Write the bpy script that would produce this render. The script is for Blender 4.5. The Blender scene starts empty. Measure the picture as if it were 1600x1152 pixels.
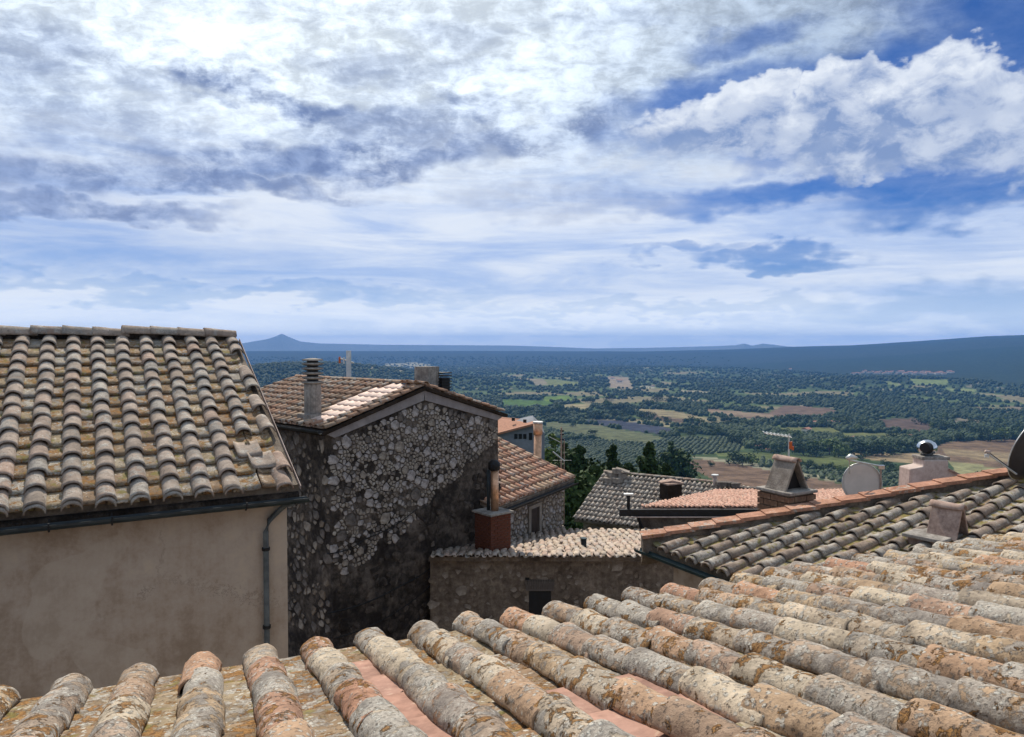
import bpy, math, random
import numpy as np
from mathutils import Vector, Matrix
scene = bpy.context.scene
COL = scene.collection
R = math.radians
F, PSI, CX, CY = 1130.0, 0.031, 800.0, 576.0     # lens in pixels of the 1600 px frame, pitch

# ---------------------------------------------------------------- camera
cam_data = bpy.data.cameras.new('camera')
cam_data.sensor_width = 36.0
cam_data.lens = 36.0 * F / 1600.0
cam_data.clip_start = 0.05
cam_data.clip_end = 90000.0
cam = bpy.data.objects.new('camera', cam_data)
COL.objects.link(cam)
cam.location = (0, 0, 0)
cam.rotation_euler = (math.pi / 2 - PSI, 0, 0)
scene.camera = cam

# ---------------------------------------------------------------- light
SUN_AZ, SUN_EL = R(-14.0), R(50.0)
sd = Vector((math.sin(SUN_AZ) * math.cos(SUN_EL), math.cos(SUN_AZ) * math.cos(SUN_EL), math.sin(SUN_EL)))
sl = bpy.data.lights.new('sun', 'SUN')
sl.energy = 5.0
sl.angle = R(0.53)
sl.color = (1.0, 0.925, 0.81)
sun = bpy.data.objects.new('sun', sl)
COL.objects.link(sun)
sun.rotation_euler = sd.to_track_quat('Z', 'Y').to_euler()
scene.view_settings.view_transform = 'Standard'
scene.view_settings.look = 'None'
scene.view_settings.exposure = 0.0
scene.view_settings.gamma = 1.0
scene.view_settings.use_curve_mapping = False
scene.cycles.max_bounces = 5
scene.cycles.diffuse_bounces = 3
scene.cycles.glossy_bounces = 2
scene.cycles.transmission_bounces = 2
scene.cycles.volume_bounces = 0
scene.cycles.transparent_max_bounces = 8
scene.cycles.use_denoising = True
scene.cycles.caustics_reflective = False
scene.cycles.caustics_refractive = False

# ---------------------------------------------------------------- node helper: arithmetic on sockets
class G:
    """a node graph whose sockets can be added and multiplied like numbers"""
    def __init__(self, tree):
        self.t = tree
        tree.nodes.clear()
    def node(self, kind, **kw):
        n = self.t.nodes.new(kind)
        for k, v in kw.items():
            setattr(n, k, v)
        return n
    def link(self, a, sock):
        if isinstance(a, S):
            self.t.links.new(a.s, sock)
        elif a is not None:
            try:
                sock.default_value = a
            except Exception:
                sock.default_value = tuple(a) + (1.0,)
    def m(self, op, a, b=None, c=None, clamp=False):
        n = self.node('ShaderNodeMath', operation=op, use_clamp=clamp)
        for i, v in enumerate((a, b, c)):
            if v is not None:
                self.link(v, n.inputs[i])
        return S(self, n.outputs[0])
    def vec(self, x, y, z=0.0):
        n = self.node('ShaderNodeCombineXYZ')
        for i, v in enumerate((x, y, z)):
            self.link(v, n.inputs[i])
        return S(self, n.outputs[0])
    def sep(self, v):
        n = self.node('ShaderNodeSeparateXYZ')
        self.link(v, n.inputs[0])
        return [S(self, o) for o in n.outputs]
    def noise(self, v, scale, detail=4.0, rough=0.55, dist=0.0, out=0, lac=2.0):
        n = self.node('ShaderNodeTexNoise')
        self.link(v, n.inputs['Vector'])
        for k, val in (('Scale', scale), ('Detail', detail), ('Roughness', rough), ('Distortion', dist), ('Lacunarity', lac)):
            self.link(val, n.inputs[k])
        return S(self, n.outputs[out])
    def voro(self, v, scale, feature='F1', out='Distance', rnd=1.0, detail=0.0):
        n = self.node('ShaderNodeTexVoronoi', feature=feature)
        self.link(v, n.inputs['Vector'])
        n.inputs['Scale'].default_value = scale
        n.inputs['Randomness'].default_value = rnd
        if 'Detail' in n.inputs:
            n.inputs['Detail'].default_value = detail
        return S(self, n.outputs[out])
    def ss(self, x, a, b, lo=0.0, hi=1.0):
        """smooth step from a to b"""
        n = self.node('ShaderNodeMapRange', interpolation_type='SMOOTHSTEP')
        for i, v in enumerate((x, a, b, lo, hi)):
            self.link(v, n.inputs[i])
        return S(self, n.outputs[0])
    def mix(self, f, a, b, mode='MIX'):
        n = self.node('ShaderNodeMix', data_type='RGBA', blend_type=mode)
        self.link(f, n.inputs[0])
        for i, v in ((6, a), (7, b)):
            if isinstance(v, S):
                self.t.links.new(v.s, n.inputs[i])
            else:
                n.inputs[i].default_value = tuple(v)[:3] + (1.0,)
        return S(self, n.outputs[2])
    def ramp(self, f, stops, interp='LINEAR'):
        n = self.node('ShaderNodeValToRGB')
        n.color_ramp.interpolation = interp
        els = n.color_ramp.elements
        while len(els) < len(stops):
            els.new(0.5)
        for e, (p, c) in zip(els, stops):
            e.position = p
            e.color = tuple(c)[:3] + (1.0,)
        self.link(f, n.inputs[0])
        return S(self, n.outputs[0])
    def vadd(self, a, b):
        n = self.node('ShaderNodeVectorMath', operation='ADD')
        self.link(a, n.inputs[0]); self.link(b, n.inputs[1])
        return S(self, n.outputs[0])
    def vmul(self, a, b):
        n = self.node('ShaderNodeVectorMath', operation='MULTIPLY')
        self.link(a, n.inputs[0]); self.link(b, n.inputs[1])
        return S(self, n.outputs[0])
    def vscale(self, a, k):
        n = self.node('ShaderNodeVectorMath', operation='SCALE')
        self.link(a, n.inputs[0]); self.link(k, n.inputs['Scale'])
        return S(self, n.outputs[0])

class S:
    def __init__(self, g, s): self.g, self.s = g, s
    def __add__(self, o): return self.g.m('ADD', self, o)
    __radd__ = __add__
    def __mul__(self, o): return self.g.m('MULTIPLY', self, o)
    __rmul__ = __mul__
    def __sub__(self, o): return self.g.m('SUBTRACT', self, o)
    def __rsub__(self, o): return self.g.m('SUBTRACT', o, self)
    def __truediv__(self, o): return self.g.m('DIVIDE', self, o)
    def __rtruediv__(self, o): return self.g.m('DIVIDE', o, self)
    def __pow__(self, o): return self.g.m('POWER', self, o)
    def clamp(self): return self.g.m('ADD', self, 0.0, clamp=True)
    def max(self, o): return self.g.m('MAXIMUM', self, o)
    def min(self, o): return self.g.m('MINIMUM', self, o)

# ---------------------------------------------------------------- sky: Nishita air with procedural clouds
def sky_at(px, py):
    """compass bearing and height (radians) of a cloud"""
    X, Z = (px - CX) / F, -(py - CY) / F
    c, s = math.cos(PSI), math.sin(PSI)
    y, z = c + s * Z, -s + c * Z
    n = math.sqrt(X * X + y * y + z * z)
    return math.atan2(X, y), math.asin(z / n)

world = bpy.data.worlds.new('World')
scene.world = world
world.use_nodes = True
g = G(world.node_tree)
tc = g.node('ShaderNodeTexCoord')
D = S(g, tc.outputs['Generated'])
dx, dy, dz = g.sep(D)
az = g.m('ARCTAN2', dx, dy)
el = g.m('ARCSINE', dz)
up = dz.max(0.0)
inv = 1.0 / (up + 0.24)
Q = g.vec(dx * inv, dy * inv, 0.0)                 # point on a flat cloud deck
Qs = g.vmul(Q, (0.55, 1.0, 1.0))
sk = g.node('ShaderNodeTexSky', sky_type='NISHITA')
sk.sun_disc = False
sk.sun_elevation = SUN_EL
sk.sun_rotation = SUN_AZ
sk.altitude = 400.0
sk.air_density = 1.0
sk.dust_density = 0.4
sk.ozone_density = 2.5
blue = g.vmul(g.vscale(S(g, sk.outputs[0]), 0.105), (0.075, 0.30, 0.68))

# warp so that every cloud edge is ragged
w1 = g.noise(Q, 3.0, 3.0, 0.6)
w2 = g.noise(g.vadd(Q, (7.3, 2.1, 0)), 3.0, 3.0, 0.6)
wa = az + (w1 - 0.5) * 0.20
we = el + (w2 - 0.5) * 0.11
P1 = g.vec(az, el * 1.4, 2.0)
w3 = g.noise(P1, 14.0, 5.0, 0.6)
w4 = g.noise(g.vadd(P1, (4.4, 5.2, 0)), 14.0, 5.0, 0.6)
wa = wa + (w3 - 0.5) * 0.07
we = we + (w4 - 0.5) * 0.05

def blob(px, py, rx, ry, rot=0.0, soft=1.0, A=None, E=None):
    a0, e0 = sky_at(px, py)
    A = wa if A is None else A
    E = we if E is None else E
    a, e = A - a0, E - e0
    if rot:
        c, s = math.cos(rot), math.sin(rot)
        a, e = a * c + e * s, e * c - a * s
    q = g.m('POWER', a * (F / rx), 2.0) + g.m('POWER', e * (F / ry), 2.0)
    return g.ss(q, 1.0 + soft, max(1.0 - soft, 0.0))

def union(ms):
    r = ms[0]
    for m_ in ms[1:]:
        r = r.max(m_)
    return r

# high veil: streaks that lie almost level
n_big = g.noise(Qs, 0.9, 7.0, 0.58, 0.6)
n_str = g.noise(g.vec(az * 2.2, el * 17.0, 3.0), 1.6, 7.0, 0.62, 0.5)
n_rp = g.noise(g.vmul(Q, (1.0, 1.5, 1.0)), 20.0, 6.0, 0.66, 0.6)      # small ripples of the high deck
n_fin = g.noise(Q, 9.0, 8.0, 0.62, 0.3)
holes = union([blob(1380, 130, 330, 55, 0.05), blob(1590, 30, 150, 80), blob(1560, 110, 130, 90), blob(1180, 60, 100, 22, 0.1)*0.75,
               blob(1380, 285, 330, 26, 0.0), blob(1570, 300, 200, 32), blob(1230, 235, 90, 22)*0.7, blob(1100, 150, 130, 30, 0.15)*0.9,
               blob(1220, 402, 110, 14)*0.8, blob(1070, 390, 90, 10)*0.6, blob(1430, 250, 120, 22)*0.8, blob(1560, 480, 240, 30)*0.5,
               blob(1200, 482, 500, 12)*0.35, blob(1230, 520, 700, 12)*0.2, blob(140, 385, 260, 42)*0.30,
               blob(300, 455, 420, 15)*0.5, blob(60, 320, 190, 26)*0.25])
veil = g.ss(n_big * 0.45 + n_str * 0.5 + n_rp * 0.12, 0.38, 0.60)
veil = (veil * 0.20 + 0.78) * (1.0 - holes * (1.05 - n_fin * 0.35))
veil = veil.clamp()
# clumped mid-level cloud (brighter, broken), densest high up
n_c1 = g.noise(Q, 4.2, 8.0, 0.60, 0.4)
P2 = g.vec(az * 1.0, el * 1.5, 5.0)               # for heaped cloud, which does not lie flat
n_c2 = g.noise(P2, 24.0, 7.0, 0.64, 0.3)
n_c3 = g.noise(P2, 7.5, 6.0, 0.58, 0.3)
high = g.ss(el, 0.17, 0.36)
clump = g.ss(n_c1 * 0.62 + n_c2 * 0.38, 0.42, 0.60)
alto = clump * high * (1.0 - holes)
# grey undersides
dk = union([blob(330, 120, 52, 20), blob(430, 160, 150, 17, -0.10), blob(505, 252, 260, 28, 0.10), blob(330, 288, 230, 15)*0.95,
            blob(60, 262, 120, 28)*0.85, blob(110, 322, 190, 13)*0.85, blob(600, 205, 120, 30)*0.75, blob(800, 222, 110, 22)*0.85,
            blob(735, 180, 50, 20)*0.8, blob(905, 185, 62, 22)*0.9, blob(60, 90, 110, 34, 0.3)*0.5, blob(560, 100, 90, 20)*0.45,
            blob(960, 32, 90, 14)*0.4, blob(700, 70, 80, 24)*0.35, blob(880, 315, 150, 26)*0.35, blob(240, 120, 90, 24)*0.35,
            blob(160, 190, 120, 26)*0.4, blob(700, 115, 110, 22)*0.35])
dk = dk * g.ss(n_c1 * 0.2 + n_c2 * 0.25 + n_rp * 0.08 + n_c3 * 0.47, 0.60, 0.46, 0.34, 1.0)
# sunlit to grey inside the white cloud
lum = (g.ss(n_c2 * 0.32 + n_rp * 0.24 + n_c3 * 0.24 + n_c1 * 0.20, 0.40, 0.60) * 0.46 + 0.58)
a0, e0 = sky_at(430, -60)
glow = g.ss(g.m('POWER', az - a0, 2.0) * 0.8 + g.m('POWER', el - e0, 2.0) * 1.6, 0.42, 0.0)
lum = lum * (0.78 + glow * 0.52)
white = g.vscale(g.mix(glow, (0.68, 0.83, 1.04), (0.90, 1.0, 1.08)), lum)
veil_c = g.mix(g.ss(n_str * 0.6 + n_big * 0.4, 0.36, 0.62), (0.54, 0.67, 0.93), (0.84, 0.90, 0.99))
veil_c = g.mix(g.ss(el, 0.085, 0.0) * 0.9, veil_c, (1.30, 1.34, 1.34))
blue = g.mix(g.ss(el, 0.11, 0.0) * 0.8, blue, (0.55, 0.74, 1.0))      # the air pales towards the horizon
c = g.mix(veil, blue, g.mix(high, veil_c, white))
c = g.mix(alto * 0.9, c, white)
c = g.mix(dk * 0.88, c, g.mix(g.ss(n_c2, 0.35, 0.65), (0.11, 0.18, 0.40), (0.28, 0.38, 0.64)))
# cumulus bank on the right: heaped blobs with crisp tops
ca = az + (g.noise(P2, 13.0, 3.0, 0.6) - 0.5) * 0.11 + (g.noise(P2, 34.0, 4.0, 0.6) - 0.5) * 0.040
ce = el + (g.noise(g.vadd(P2, (5, 5, 0)), 13.0, 3.0, 0.6) - 0.5) * 0.085 + (g.noise(g.vadd(P2, (5, 5, 0)), 34.0, 4.0, 0.6) - 0.5) * 0.036
heap = [(1160, 165, 75, 42), (1085, 195, 90, 30), (1300, 150, 60, 48), (1245, 190, 80, 36), (1390, 170, 90, 46), (1490, 150, 75, 62), (1560, 195, 70, 60), (1470, 205, 130, 50),
        (1320, 215, 150, 34), (1380, 250, 120, 26), (1180, 210, 160, 26)]
cm = union([blob(*h_, soft=0.28 if h_[1] < 195 else 1.0, A=ca, E=ce) for h_ in heap])
low = union([blob(h_[0] + 6, h_[1] + 20, h_[2] * 0.86, h_[3] * 0.74, soft=0.9, A=ca, E=ce) for h_ in heap])
billow = g.voro(g.vadd(P2, g.vscale(g.vec(w3, w4, 0), 0.05)), 26.0, 'SMOOTH_F1')
shade = (low * 0.42 + g.ss(n_c2 * 0.6 + n_c3 * 0.4, 0.58, 0.40) * 0.48 + g.ss(billow, 0.2, 0.65) * 0.22).clamp()
cum_c = g.mix(shade, (0.92, 0.97, 1.03), (0.24, 0.34, 0.58))
c = g.mix(cm * g.ss(n_c1 * 0.5 + n_c2 * 0.5 + cm * 0.32, 0.50, 0.68) * 0.97, c, cum_c)
# below the horizon the sky just goes on as pale air
c = g.mix(g.ss(el, 0.0, -0.02), c, (0.55, 0.68, 0.85))
bg = g.node('ShaderNodeBackground')
g.link(c, bg.inputs[0])
bg.inputs[1].default_value = 1.0
wo = g.node('ShaderNodeOutputWorld')
world.node_tree.links.new(bg.outputs[0], wo.inputs[0])
world.cycles.sampling_method = 'MANUAL'
world.cycles.sample_map_resolution = 1024

# ---------------------------------------------------------------- places
def ray(px, py):
    X, Z = (px - CX) / F, -(py - CY) / F
    c, s = math.cos(PSI), math.sin(PSI)
    return np.array([X, c + s * Z, -s + c * Z])
def atY(px, py, Y):
    d = ray(px, py)
    return d * (Y / d[1])
def proj_px(x, y, z):
    c, s = math.cos(PSI), math.sin(PSI)
    yy = y * c - z * s
    zz = y * s + z * c
    yy = np.where(yy > 0.01, yy, 0.01)
    return CX + F * x / yy, CY - F * zz / yy
def inside(px, py, poly):
    px, py = np.asarray(px, float), np.asarray(py, float)
    r = np.zeros(px.shape, bool)
    n = len(poly)
    for i in range(n):
        x1, y1 = poly[i]; x2, y2 = poly[(i + 1) % n]
        c = ((y1 > py) != (y2 > py))
        with np.errstate(divide='ignore', invalid='ignore'):
            xx = (x2 - x1) * (py - y1) / ((y2 - y1) if y2 != y1 else 1e-9) + x1
        r ^= c & (px < xx)
    return r
UP = np.array([0, 0, 1.0])

# ---------------------------------------------------------------- objects
WLOC = {}
def empty(name, loc, label, cat, group=None):
    o = bpy.data.objects.new(name, None)
    COL.objects.link(o)
    o.empty_display_size = 0.3
    o.location = tuple(loc)
    WLOC[o.name] = np.array(loc, float)
    o['label'] = label; o['category'] = cat
    if group: o['group'] = group
    return o
def adopt(o, parent):
    if parent is not None:
        o.parent = parent
        o.matrix_parent_inverse = Matrix.Translation(-Vector(WLOC[parent.name]))
def mesh_from(name, V, Fs, mat, rnd=None, smooth=True):
    me = bpy.data.meshes.new(name)
    V = np.asarray(V, np.float32)
    if isinstance(Fs, np.ndarray):
        k = Fs.shape[1]
        me.vertices.add(len(V)); me.vertices.foreach_set('co', V.ravel())
        me.loops.add(Fs.size); me.loops.foreach_set('vertex_index', Fs.astype(np.int32).ravel())
        me.polygons.add(len(Fs))
        me.polygons.foreach_set('loop_start', np.arange(0, Fs.size, k, dtype=np.int32))
        me.update(calc_edges=True)
    else:
        me.from_pydata([tuple(map(float, v)) for v in V], [], [tuple(f) for f in Fs])
        me.update()
    if rnd is not None:
        a = me.attributes.new('rnd', 'FLOAT', 'POINT')
        a.data.foreach_set('value', np.asarray(rnd, np.float32))
    if smooth:
        me.polygons.foreach_set('use_smooth', np.ones(len(me.polygons), bool))
    me.materials.append(mat)
    return me
def place(name, me, loc, parent=None, M=None, label=None, cat=None, group=None, kind=None):
    o = bpy.data.objects.new(name, me)
    COL.objects.link(o)
    if M is not None: o.matrix_basis = M
    else: o.location = tuple(loc)
    WLOC[o.name] = np.array(o.matrix_basis.translation, float)
    adopt(o, parent)
    for k, v in (('label', label), ('category', cat), ('group', group), ('kind', kind)):
        if v: o[k] = v
    return o
class MB:
    """collects world-space shapes for ONE mesh object"""
    def __init__(self): self.V, self.F, self.n = [], [], 0
    def add(self, V, Fs):
        self.V.append(np.asarray(V, float)); self.F += [tuple(i + self.n for i in f) for f in Fs]
        self.n += len(V)
        return self
    def box(self, c, size, az=0.0, tilt=None):
        """box centred at c; size (x, y, z); az turns it clockwise seen from above"""
        sx, sy, sz = [v / 2 for v in size]
        P = np.array([[x, y, z] for z in (-sz, sz) for x, y in ((-sx, -sy), (sx, -sy), (sx, sy), (-sx, sy))])
        if tilt is not None: P = P @ np.asarray(tilt).T
        c_, s_ = math.cos(-az), math.sin(-az)
        P = P @ np.array([[c_, -s_, 0], [s_, c_, 0], [0, 0, 1]]).T + np.asarray(c)
        return self.add(P, [(3, 2, 1, 0), (4, 5, 6, 7), (0, 1, 5, 4), (1, 2, 6, 5), (2, 3, 7, 6), (3, 0, 4, 7)])
    def extr(self, pts, vec):
        """closed outline pushed along vec"""
        n = len(pts); a = np.asarray(pts, float); b = a + np.asarray(vec)
        return self.add(np.vstack([a, b]), [tuple(range(n))[::-1], tuple(range(n, 2 * n))] + [(i, (i + 1) % n, n + (i + 1) % n, n + i) for i in range(n)])
    def tube(self, pts, r, k=10, cap=True):
        pts = [np.asarray(p, float) for p in pts]
        rs = r if isinstance(r, (list, tuple)) else [r] * len(pts)
        V = []
        for i, p in enumerate(pts):
            t = pts[min(i + 1, len(pts) - 1)] - pts[max(i - 1, 0)]
            t /= np.linalg.norm(t)
            a = np.cross(t, [0.13, 0.31, 0.94] if abs(t[2]) < 0.9 else [1, 0.1, 0]); a /= np.linalg.norm(a)
            b = np.cross(t, a)
            V += [p + rs[i] * (math.cos(q) * a + math.sin(q) * b) for q in np.linspace(0, 2 * math.pi, k, endpoint=False)]
        Fs = [(i * k + j, i * k + (j + 1) % k, (i + 1) * k + (j + 1) % k, (i + 1) * k + j) for i in range(len(pts) - 1) for j in range(k)]
        if cap: Fs += [tuple(range(k))[::-1], tuple(range((len(pts) - 1) * k, len(pts) * k))]
        return self.add(V, Fs)
    def put(self, name, mat, parent=None, label=None, cat=None, group=None, kind=None, smooth=False, bevel=0.0):
        V = np.vstack(self.V)
        o = V.mean(0); o[2] = V[:, 2].min()
        me = mesh_from(name, V - o, self.F, mat, smooth=smooth)
        import bmesh
        bm = bmesh.new(); bm.from_mesh(me)
        bmesh.ops.recalc_face_normals(bm, faces=bm.faces)
        bm.to_mesh(me); bm.free()
        ob = place(name, me, o, parent, label=label, cat=cat, group=group, kind=kind)
        if bevel:
            m_ = ob.modifiers.new('worn_edges', 'BEVEL'); m_.width = bevel; m_.segments = 2; m_.limit_method = 'ANGLE'
        return ob

# ---------------------------------------------------------------- materials
def new_mat(name):
    m_ = bpy.data.materials.new(name); m_.use_nodes = True
    return m_, G(m_.node_tree)
def finish(m_, g, col, rough=0.9, metal=0.0, bump=None, bs=0.3, bd=0.01, spec=0.25, extra=None):
    b = g.node('ShaderNodeBsdfPrincipled')
    g.link(col, b.inputs['Base Color'])
    g.link(rough, b.inputs['Roughness'])
    g.link(metal, b.inputs['Metallic'])
    b.inputs['Specular IOR Level'].default_value = spec
    if bump is not None:
        n = g.node('ShaderNodeBump')
        n.inputs['Strength'].default_value = bs
        n.inputs['Distance'].default_value = bd
        g.link(bump, n.inputs['Height'])
        g.t.links.new(n.outputs[0], b.inputs['Normal'])
    out = g.node('ShaderNodeOutputMaterial')
    g.t.links.new(b.outputs[0], out.inputs[0])
    return m_
def coords(g, joined=False):
    t = g.node('ShaderNodeTexCoord')
    if joined:
        a = g.node('ShaderNodeAttribute', attribute_name='rnd')
        r = S(g, a.outputs['Fac'])
    else:
        i = g.node('ShaderNodeObjectInfo')
        r = S(g, i.outputs['Random'])
    return S(g, t.outputs['Object']), r

def tile_mat(name, pal, orange=0.3, grey=0.5, white=0.4, dark=0.4, joined=False, scale=1.0, bs=0.55, olive=0.0, clean=0.0):
    m_, g = new_mat(name)
    p, r = coords(g, joined)
    off = g.vec(r * 37.0, r * 61.0, r * 23.0)
    v = g.vadd(g.vscale(p, scale), off)
    r2 = g.m('FRACT', r * 7.31); r3 = g.m('FRACT', r * 13.7); r4 = g.m('FRACT', r * 29.3)
    base = g.ramp(r2, [(i / max(len(pal) - 1, 1), c) for i, c in enumerate(pal)])
    nA = g.noise(v, 5.0, 5.0, 0.6)
    nB = g.noise(v, 17.0, 8.0, 0.68)
    nC = g.noise(g.vadd(v, (3, 9, 1)), 42.0, 7.0, 0.7)
    nD = g.noise(g.vadd(v, (8, 2, 5)), 9.0, 8.0, 0.66, 0.3)
    tone = g.ss(nA * 0.6 + nB * 0.4, 0.32, 0.66)
    c = g.mix(tone, g.vscale(base, 0.62), g.vscale(base, 1.20))
    c = g.mix(g.ss(nB, 0.55, 0.75) * 0.5, c, (0.56, 0.45, 0.34))
    keep = g.ss(r3, clean - 0.02, clean + 0.02) if clean > 0 else 1.0
    # grey crust that covers much of an old tile
    gm = g.ss(nD * 0.6 + nB * 0.4 + (r4 - 0.5) * 0.16, 0.575 - 0.16 * grey, 0.615 - 0.14 * grey)
    gc = g.mix(g.ss(nC * 0.6 + nA * 0.4, 0.42, 0.60), (0.21, 0.19, 0.17), (0.50, 0.455, 0.39))
    c = g.mix(gm * 0.85 * keep, c, gc)
    # pale round lichens
    vo = g.voro(g.vadd(v, g.vscale(g.vec(nC, nB, nA), 0.05)), 34.0)
    wm = g.ss(vo, 0.40, 0.24) * g.ss(nA, 0.62 - 0.22 * white, 0.70 - 0.2 * white)
    c = g.mix(wm * 0.8 * keep, c, (0.56, 0.53, 0.46))
    # orange lichen
    om = g.ss(g.noise(g.vadd(v, (1, 4, 7)), 13.0, 8.0, 0.68, 0.4) + (r3 - 0.5) * 0.12, 0.66 - 0.16 * orange, 0.70 - 0.16 * orange)
    oc = g.mix(g.ss(nC, 0.38, 0.62), (0.15, 0.07, 0.022), (0.40, 0.21, 0.07))
    c = g.mix(om * 0.9 * keep, c, oc)
    if olive:
        c = g.mix(g.ss(g.noise(g.vadd(v, (4, 4, 2)), 8.0, 6.0, 0.6), 0.60 - 0.15 * olive, 0.70 - 0.15 * olive) * 0.8 * keep, c, (0.20, 0.17, 0.05))
    # dark specks and soot
    dm = g.ss(nC, 0.63 - 0.08 * dark, 0.70 - 0.08 * dark) * 0.75
    c = g.mix(dm * keep, c, (0.07, 0.058, 0.05))
    h = nB * 0.5 + nC * 0.5 + gm * 0.15 + om * 0.25 + wm * 0.15
    return finish(m_, g, c, 0.93, bump=h, bs=bs, bd=0.012, spec=0.12)

def wall_mat(name, stops, scale=1.0, bs=0.5, bd=0.02, streak=0.0, fine=1.0, grime=None, crack=0.0):
    """mottled render or rubble: colours picked by layered noise"""
    m_, g = new_mat(name)
    p, r = coords(g)
    v = g.vscale(p, scale)
    n1 = g.noise(v, 0.55, 9.0, 0.62, 0.4)
    n2 = g.noise(v, 3.2, 9.0, 0.66)
    n3 = g.noise(v, 24.0 * fine, 6.0, 0.7)
    x, y, z = g.sep(v)
    st = g.noise(g.vec(x * 3.0, y * 3.0, z * 0.25), 1.6, 6.0, 0.6)
    f = n1 * 0.45 + n2 * 0.35 + n3 * 0.14 + (st - 0.5) * streak
    c = g.ramp(g.ss(f, 0.34, 0.62), stops)
    if grime:
        c = g.mix(g.ss(g.noise(g.vadd(v, (9, 3, 1)), 1.1, 8.0, 0.62), 0.50, 0.64) * grime[0], c, grime[1])
    if crack:
        ed = g.voro(g.vadd(v, g.vscale(g.vec(n1, n2, n3), 0.9)), 0.55, 'DISTANCE_TO_EDGE')
        ck = g.ss(ed, 0.010, 0.002) * g.ss(n1, 0.46, 0.56)
        c = g.mix(ck * crack, c, (0.09, 0.07, 0.055))
        pt = g.ss(g.noise(g.vadd(v, (5, 1, 8)), 0.9, 3.0, 0.4), 0.60, 0.615)
        c = g.mix(pt * 0.35, c, (0.50, 0.42, 0.34))
    return finish(m_, g, c, 0.95, bump=n2 * 0.6 + n3 * 0.4, bs=bs, bd=bd, spec=0.1)

def flat_mat(name, col, rough=0.6, metal=0.0, var=0.15, sc=6.0, bs=0.1, spec=0.3):
    m_, g = new_mat(name)
    p, r = coords(g)
    n = g.noise(g.vadd(p, g.vec(r * 9.0, r * 5.0, 0)), sc, 6.0, 0.6)
    c = g.mix(g.ss(n, 0.3, 0.7), [v * (1 - var) for v in col], [min(v * (1 + var), 1) for v in col])
    return finish(m_, g, c, rough, metal, bump=n, bs=bs, bd=0.004, spec=spec)

PAL_FORE = [(0.44, 0.28, 0.18), (0.52, 0.39, 0.25), (0.46, 0.25, 0.16), (0.42, 0.35, 0.27), (0.55, 0.45, 0.33), (0.36, 0.25, 0.18), (0.48, 0.33, 0.22), (0.40, 0.33, 0.25)]
PAL_GREY = [(0.34, 0.27, 0.215), (0.40, 0.32, 0.26), (0.30, 0.245, 0.20), (0.37, 0.265, 0.205), (0.32, 0.28, 0.235)]
PAL_PAN = [(0.27, 0.18, 0.11), (0.33, 0.26, 0.17), (0.25, 0.15, 0.085), (0.36, 0.30, 0.22)]
PAL_BROWN = [(0.30, 0.18, 0.12), (0.36, 0.23, 0.16), (0.27, 0.20, 0.145), (0.34, 0.19, 0.125), (0.38, 0.29, 0.21)]
PAL_TERRA = [(0.44, 0.23, 0.15), (0.50, 0.30, 0.21), (0.40, 0.20, 0.135), (0.48, 0.35, 0.24), (0.52, 0.33, 0.25)]
PAL_PALE = [(0.40, 0.32, 0.25), (0.46, 0.38, 0.30), (0.38, 0.27, 0.21), (0.44, 0.35, 0.29), (0.35, 0.31, 0.27)]
M = {}
M['fore'] = tile_mat('weathered foreground tile', PAL_FORE, orange=0.55, grey=0.50, white=0.9, dark=0.95, bs=1.6)
M['fore_pan'] = tile_mat('lichened flat tile', PAL_PAN, orange=0.80, grey=0.45, white=1.0, dark=1.0, olive=0.25, bs=1.0)
M['fore_clean'] = tile_mat('newer pink flat tile', [(0.35, 0.20, 0.15), (0.37, 0.22, 0.17)], orange=0.0, grey=-1.2, white=-1.0, dark=-0.6, bs=0.12)
M['left'] = tile_mat('grey brown cover tile', PAL_GREY, orange=-0.2, grey=0.40, white=0.3, dark=0.8, bs=0.8)
M['left_pan'] = tile_mat('rust stained flat tile', PAL_PAN, orange=0.75, grey=0.35, white=0.6, dark=1.1, olive=0.3)
M['brown'] = tile_mat('brown tile', PAL_BROWN, orange=-0.1, grey=0.25, white=0.0, dark=0.4, scale=0.7)
M['pinknew'] = tile_mat('pale new tile', [(0.70, 0.54, 0.46), (0.74, 0.58, 0.50), (0.72, 0.55, 0.47)], orange=-1, grey=-1.4, white=-1, dark=-1, scale=0.7)
M['terra'] = tile_mat('terracotta tile', PAL_TERRA, orange=-0.2, grey=0.1, white=0.2, dark=0.3, scale=0.7)
M['right'] = tile_mat('dark grey cover tile', [(0.25, 0.19, 0.15), (0.29, 0.23, 0.18), (0.22, 0.17, 0.14), (0.31, 0.235, 0.18)], orange=-0.2, grey=0.5, white=0.25, dark=0.75, olive=0.1)
M['right_pan'] = tile_mat('mossy flat tile', PAL_PAN, orange=0.4, grey=0.6, white=0.5, dark=0.6, olive=0.9)
M['joined_grey'] = tile_mat('distant grey tile', [(0.36, 0.31, 0.26), (0.42, 0.37, 0.32), (0.30, 0.26, 0.22), (0.40, 0.31, 0.25)], orange=-0.4, grey=0.3, white=0.2, dark=0.5, joined=True, scale=0.5)
M['joined_pink'] = tile_mat('distant pink tile', [(0.44, 0.25, 0.19), (0.47, 0.30, 0.23), (0.40, 0.23, 0.17)], orange=-0.2, grey=-0.2, white=0.1, dark=0.1, joined=True, scale=0.5)
M['joined_pale'] = tile_mat('distant pale tile', PAL_PALE, orange=-0.1, grey=0.0, white=0.3, dark=0.3, joined=True, scale=0.5)
M['coping'] = tile_mat('orange coping tile', [(0.38, 0.19, 0.125), (0.43, 0.24, 0.165), (0.33, 0.16, 0.10)], orange=0.2, grey=-0.1, white=0.2, dark=0.6, bs=0.3)
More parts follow.
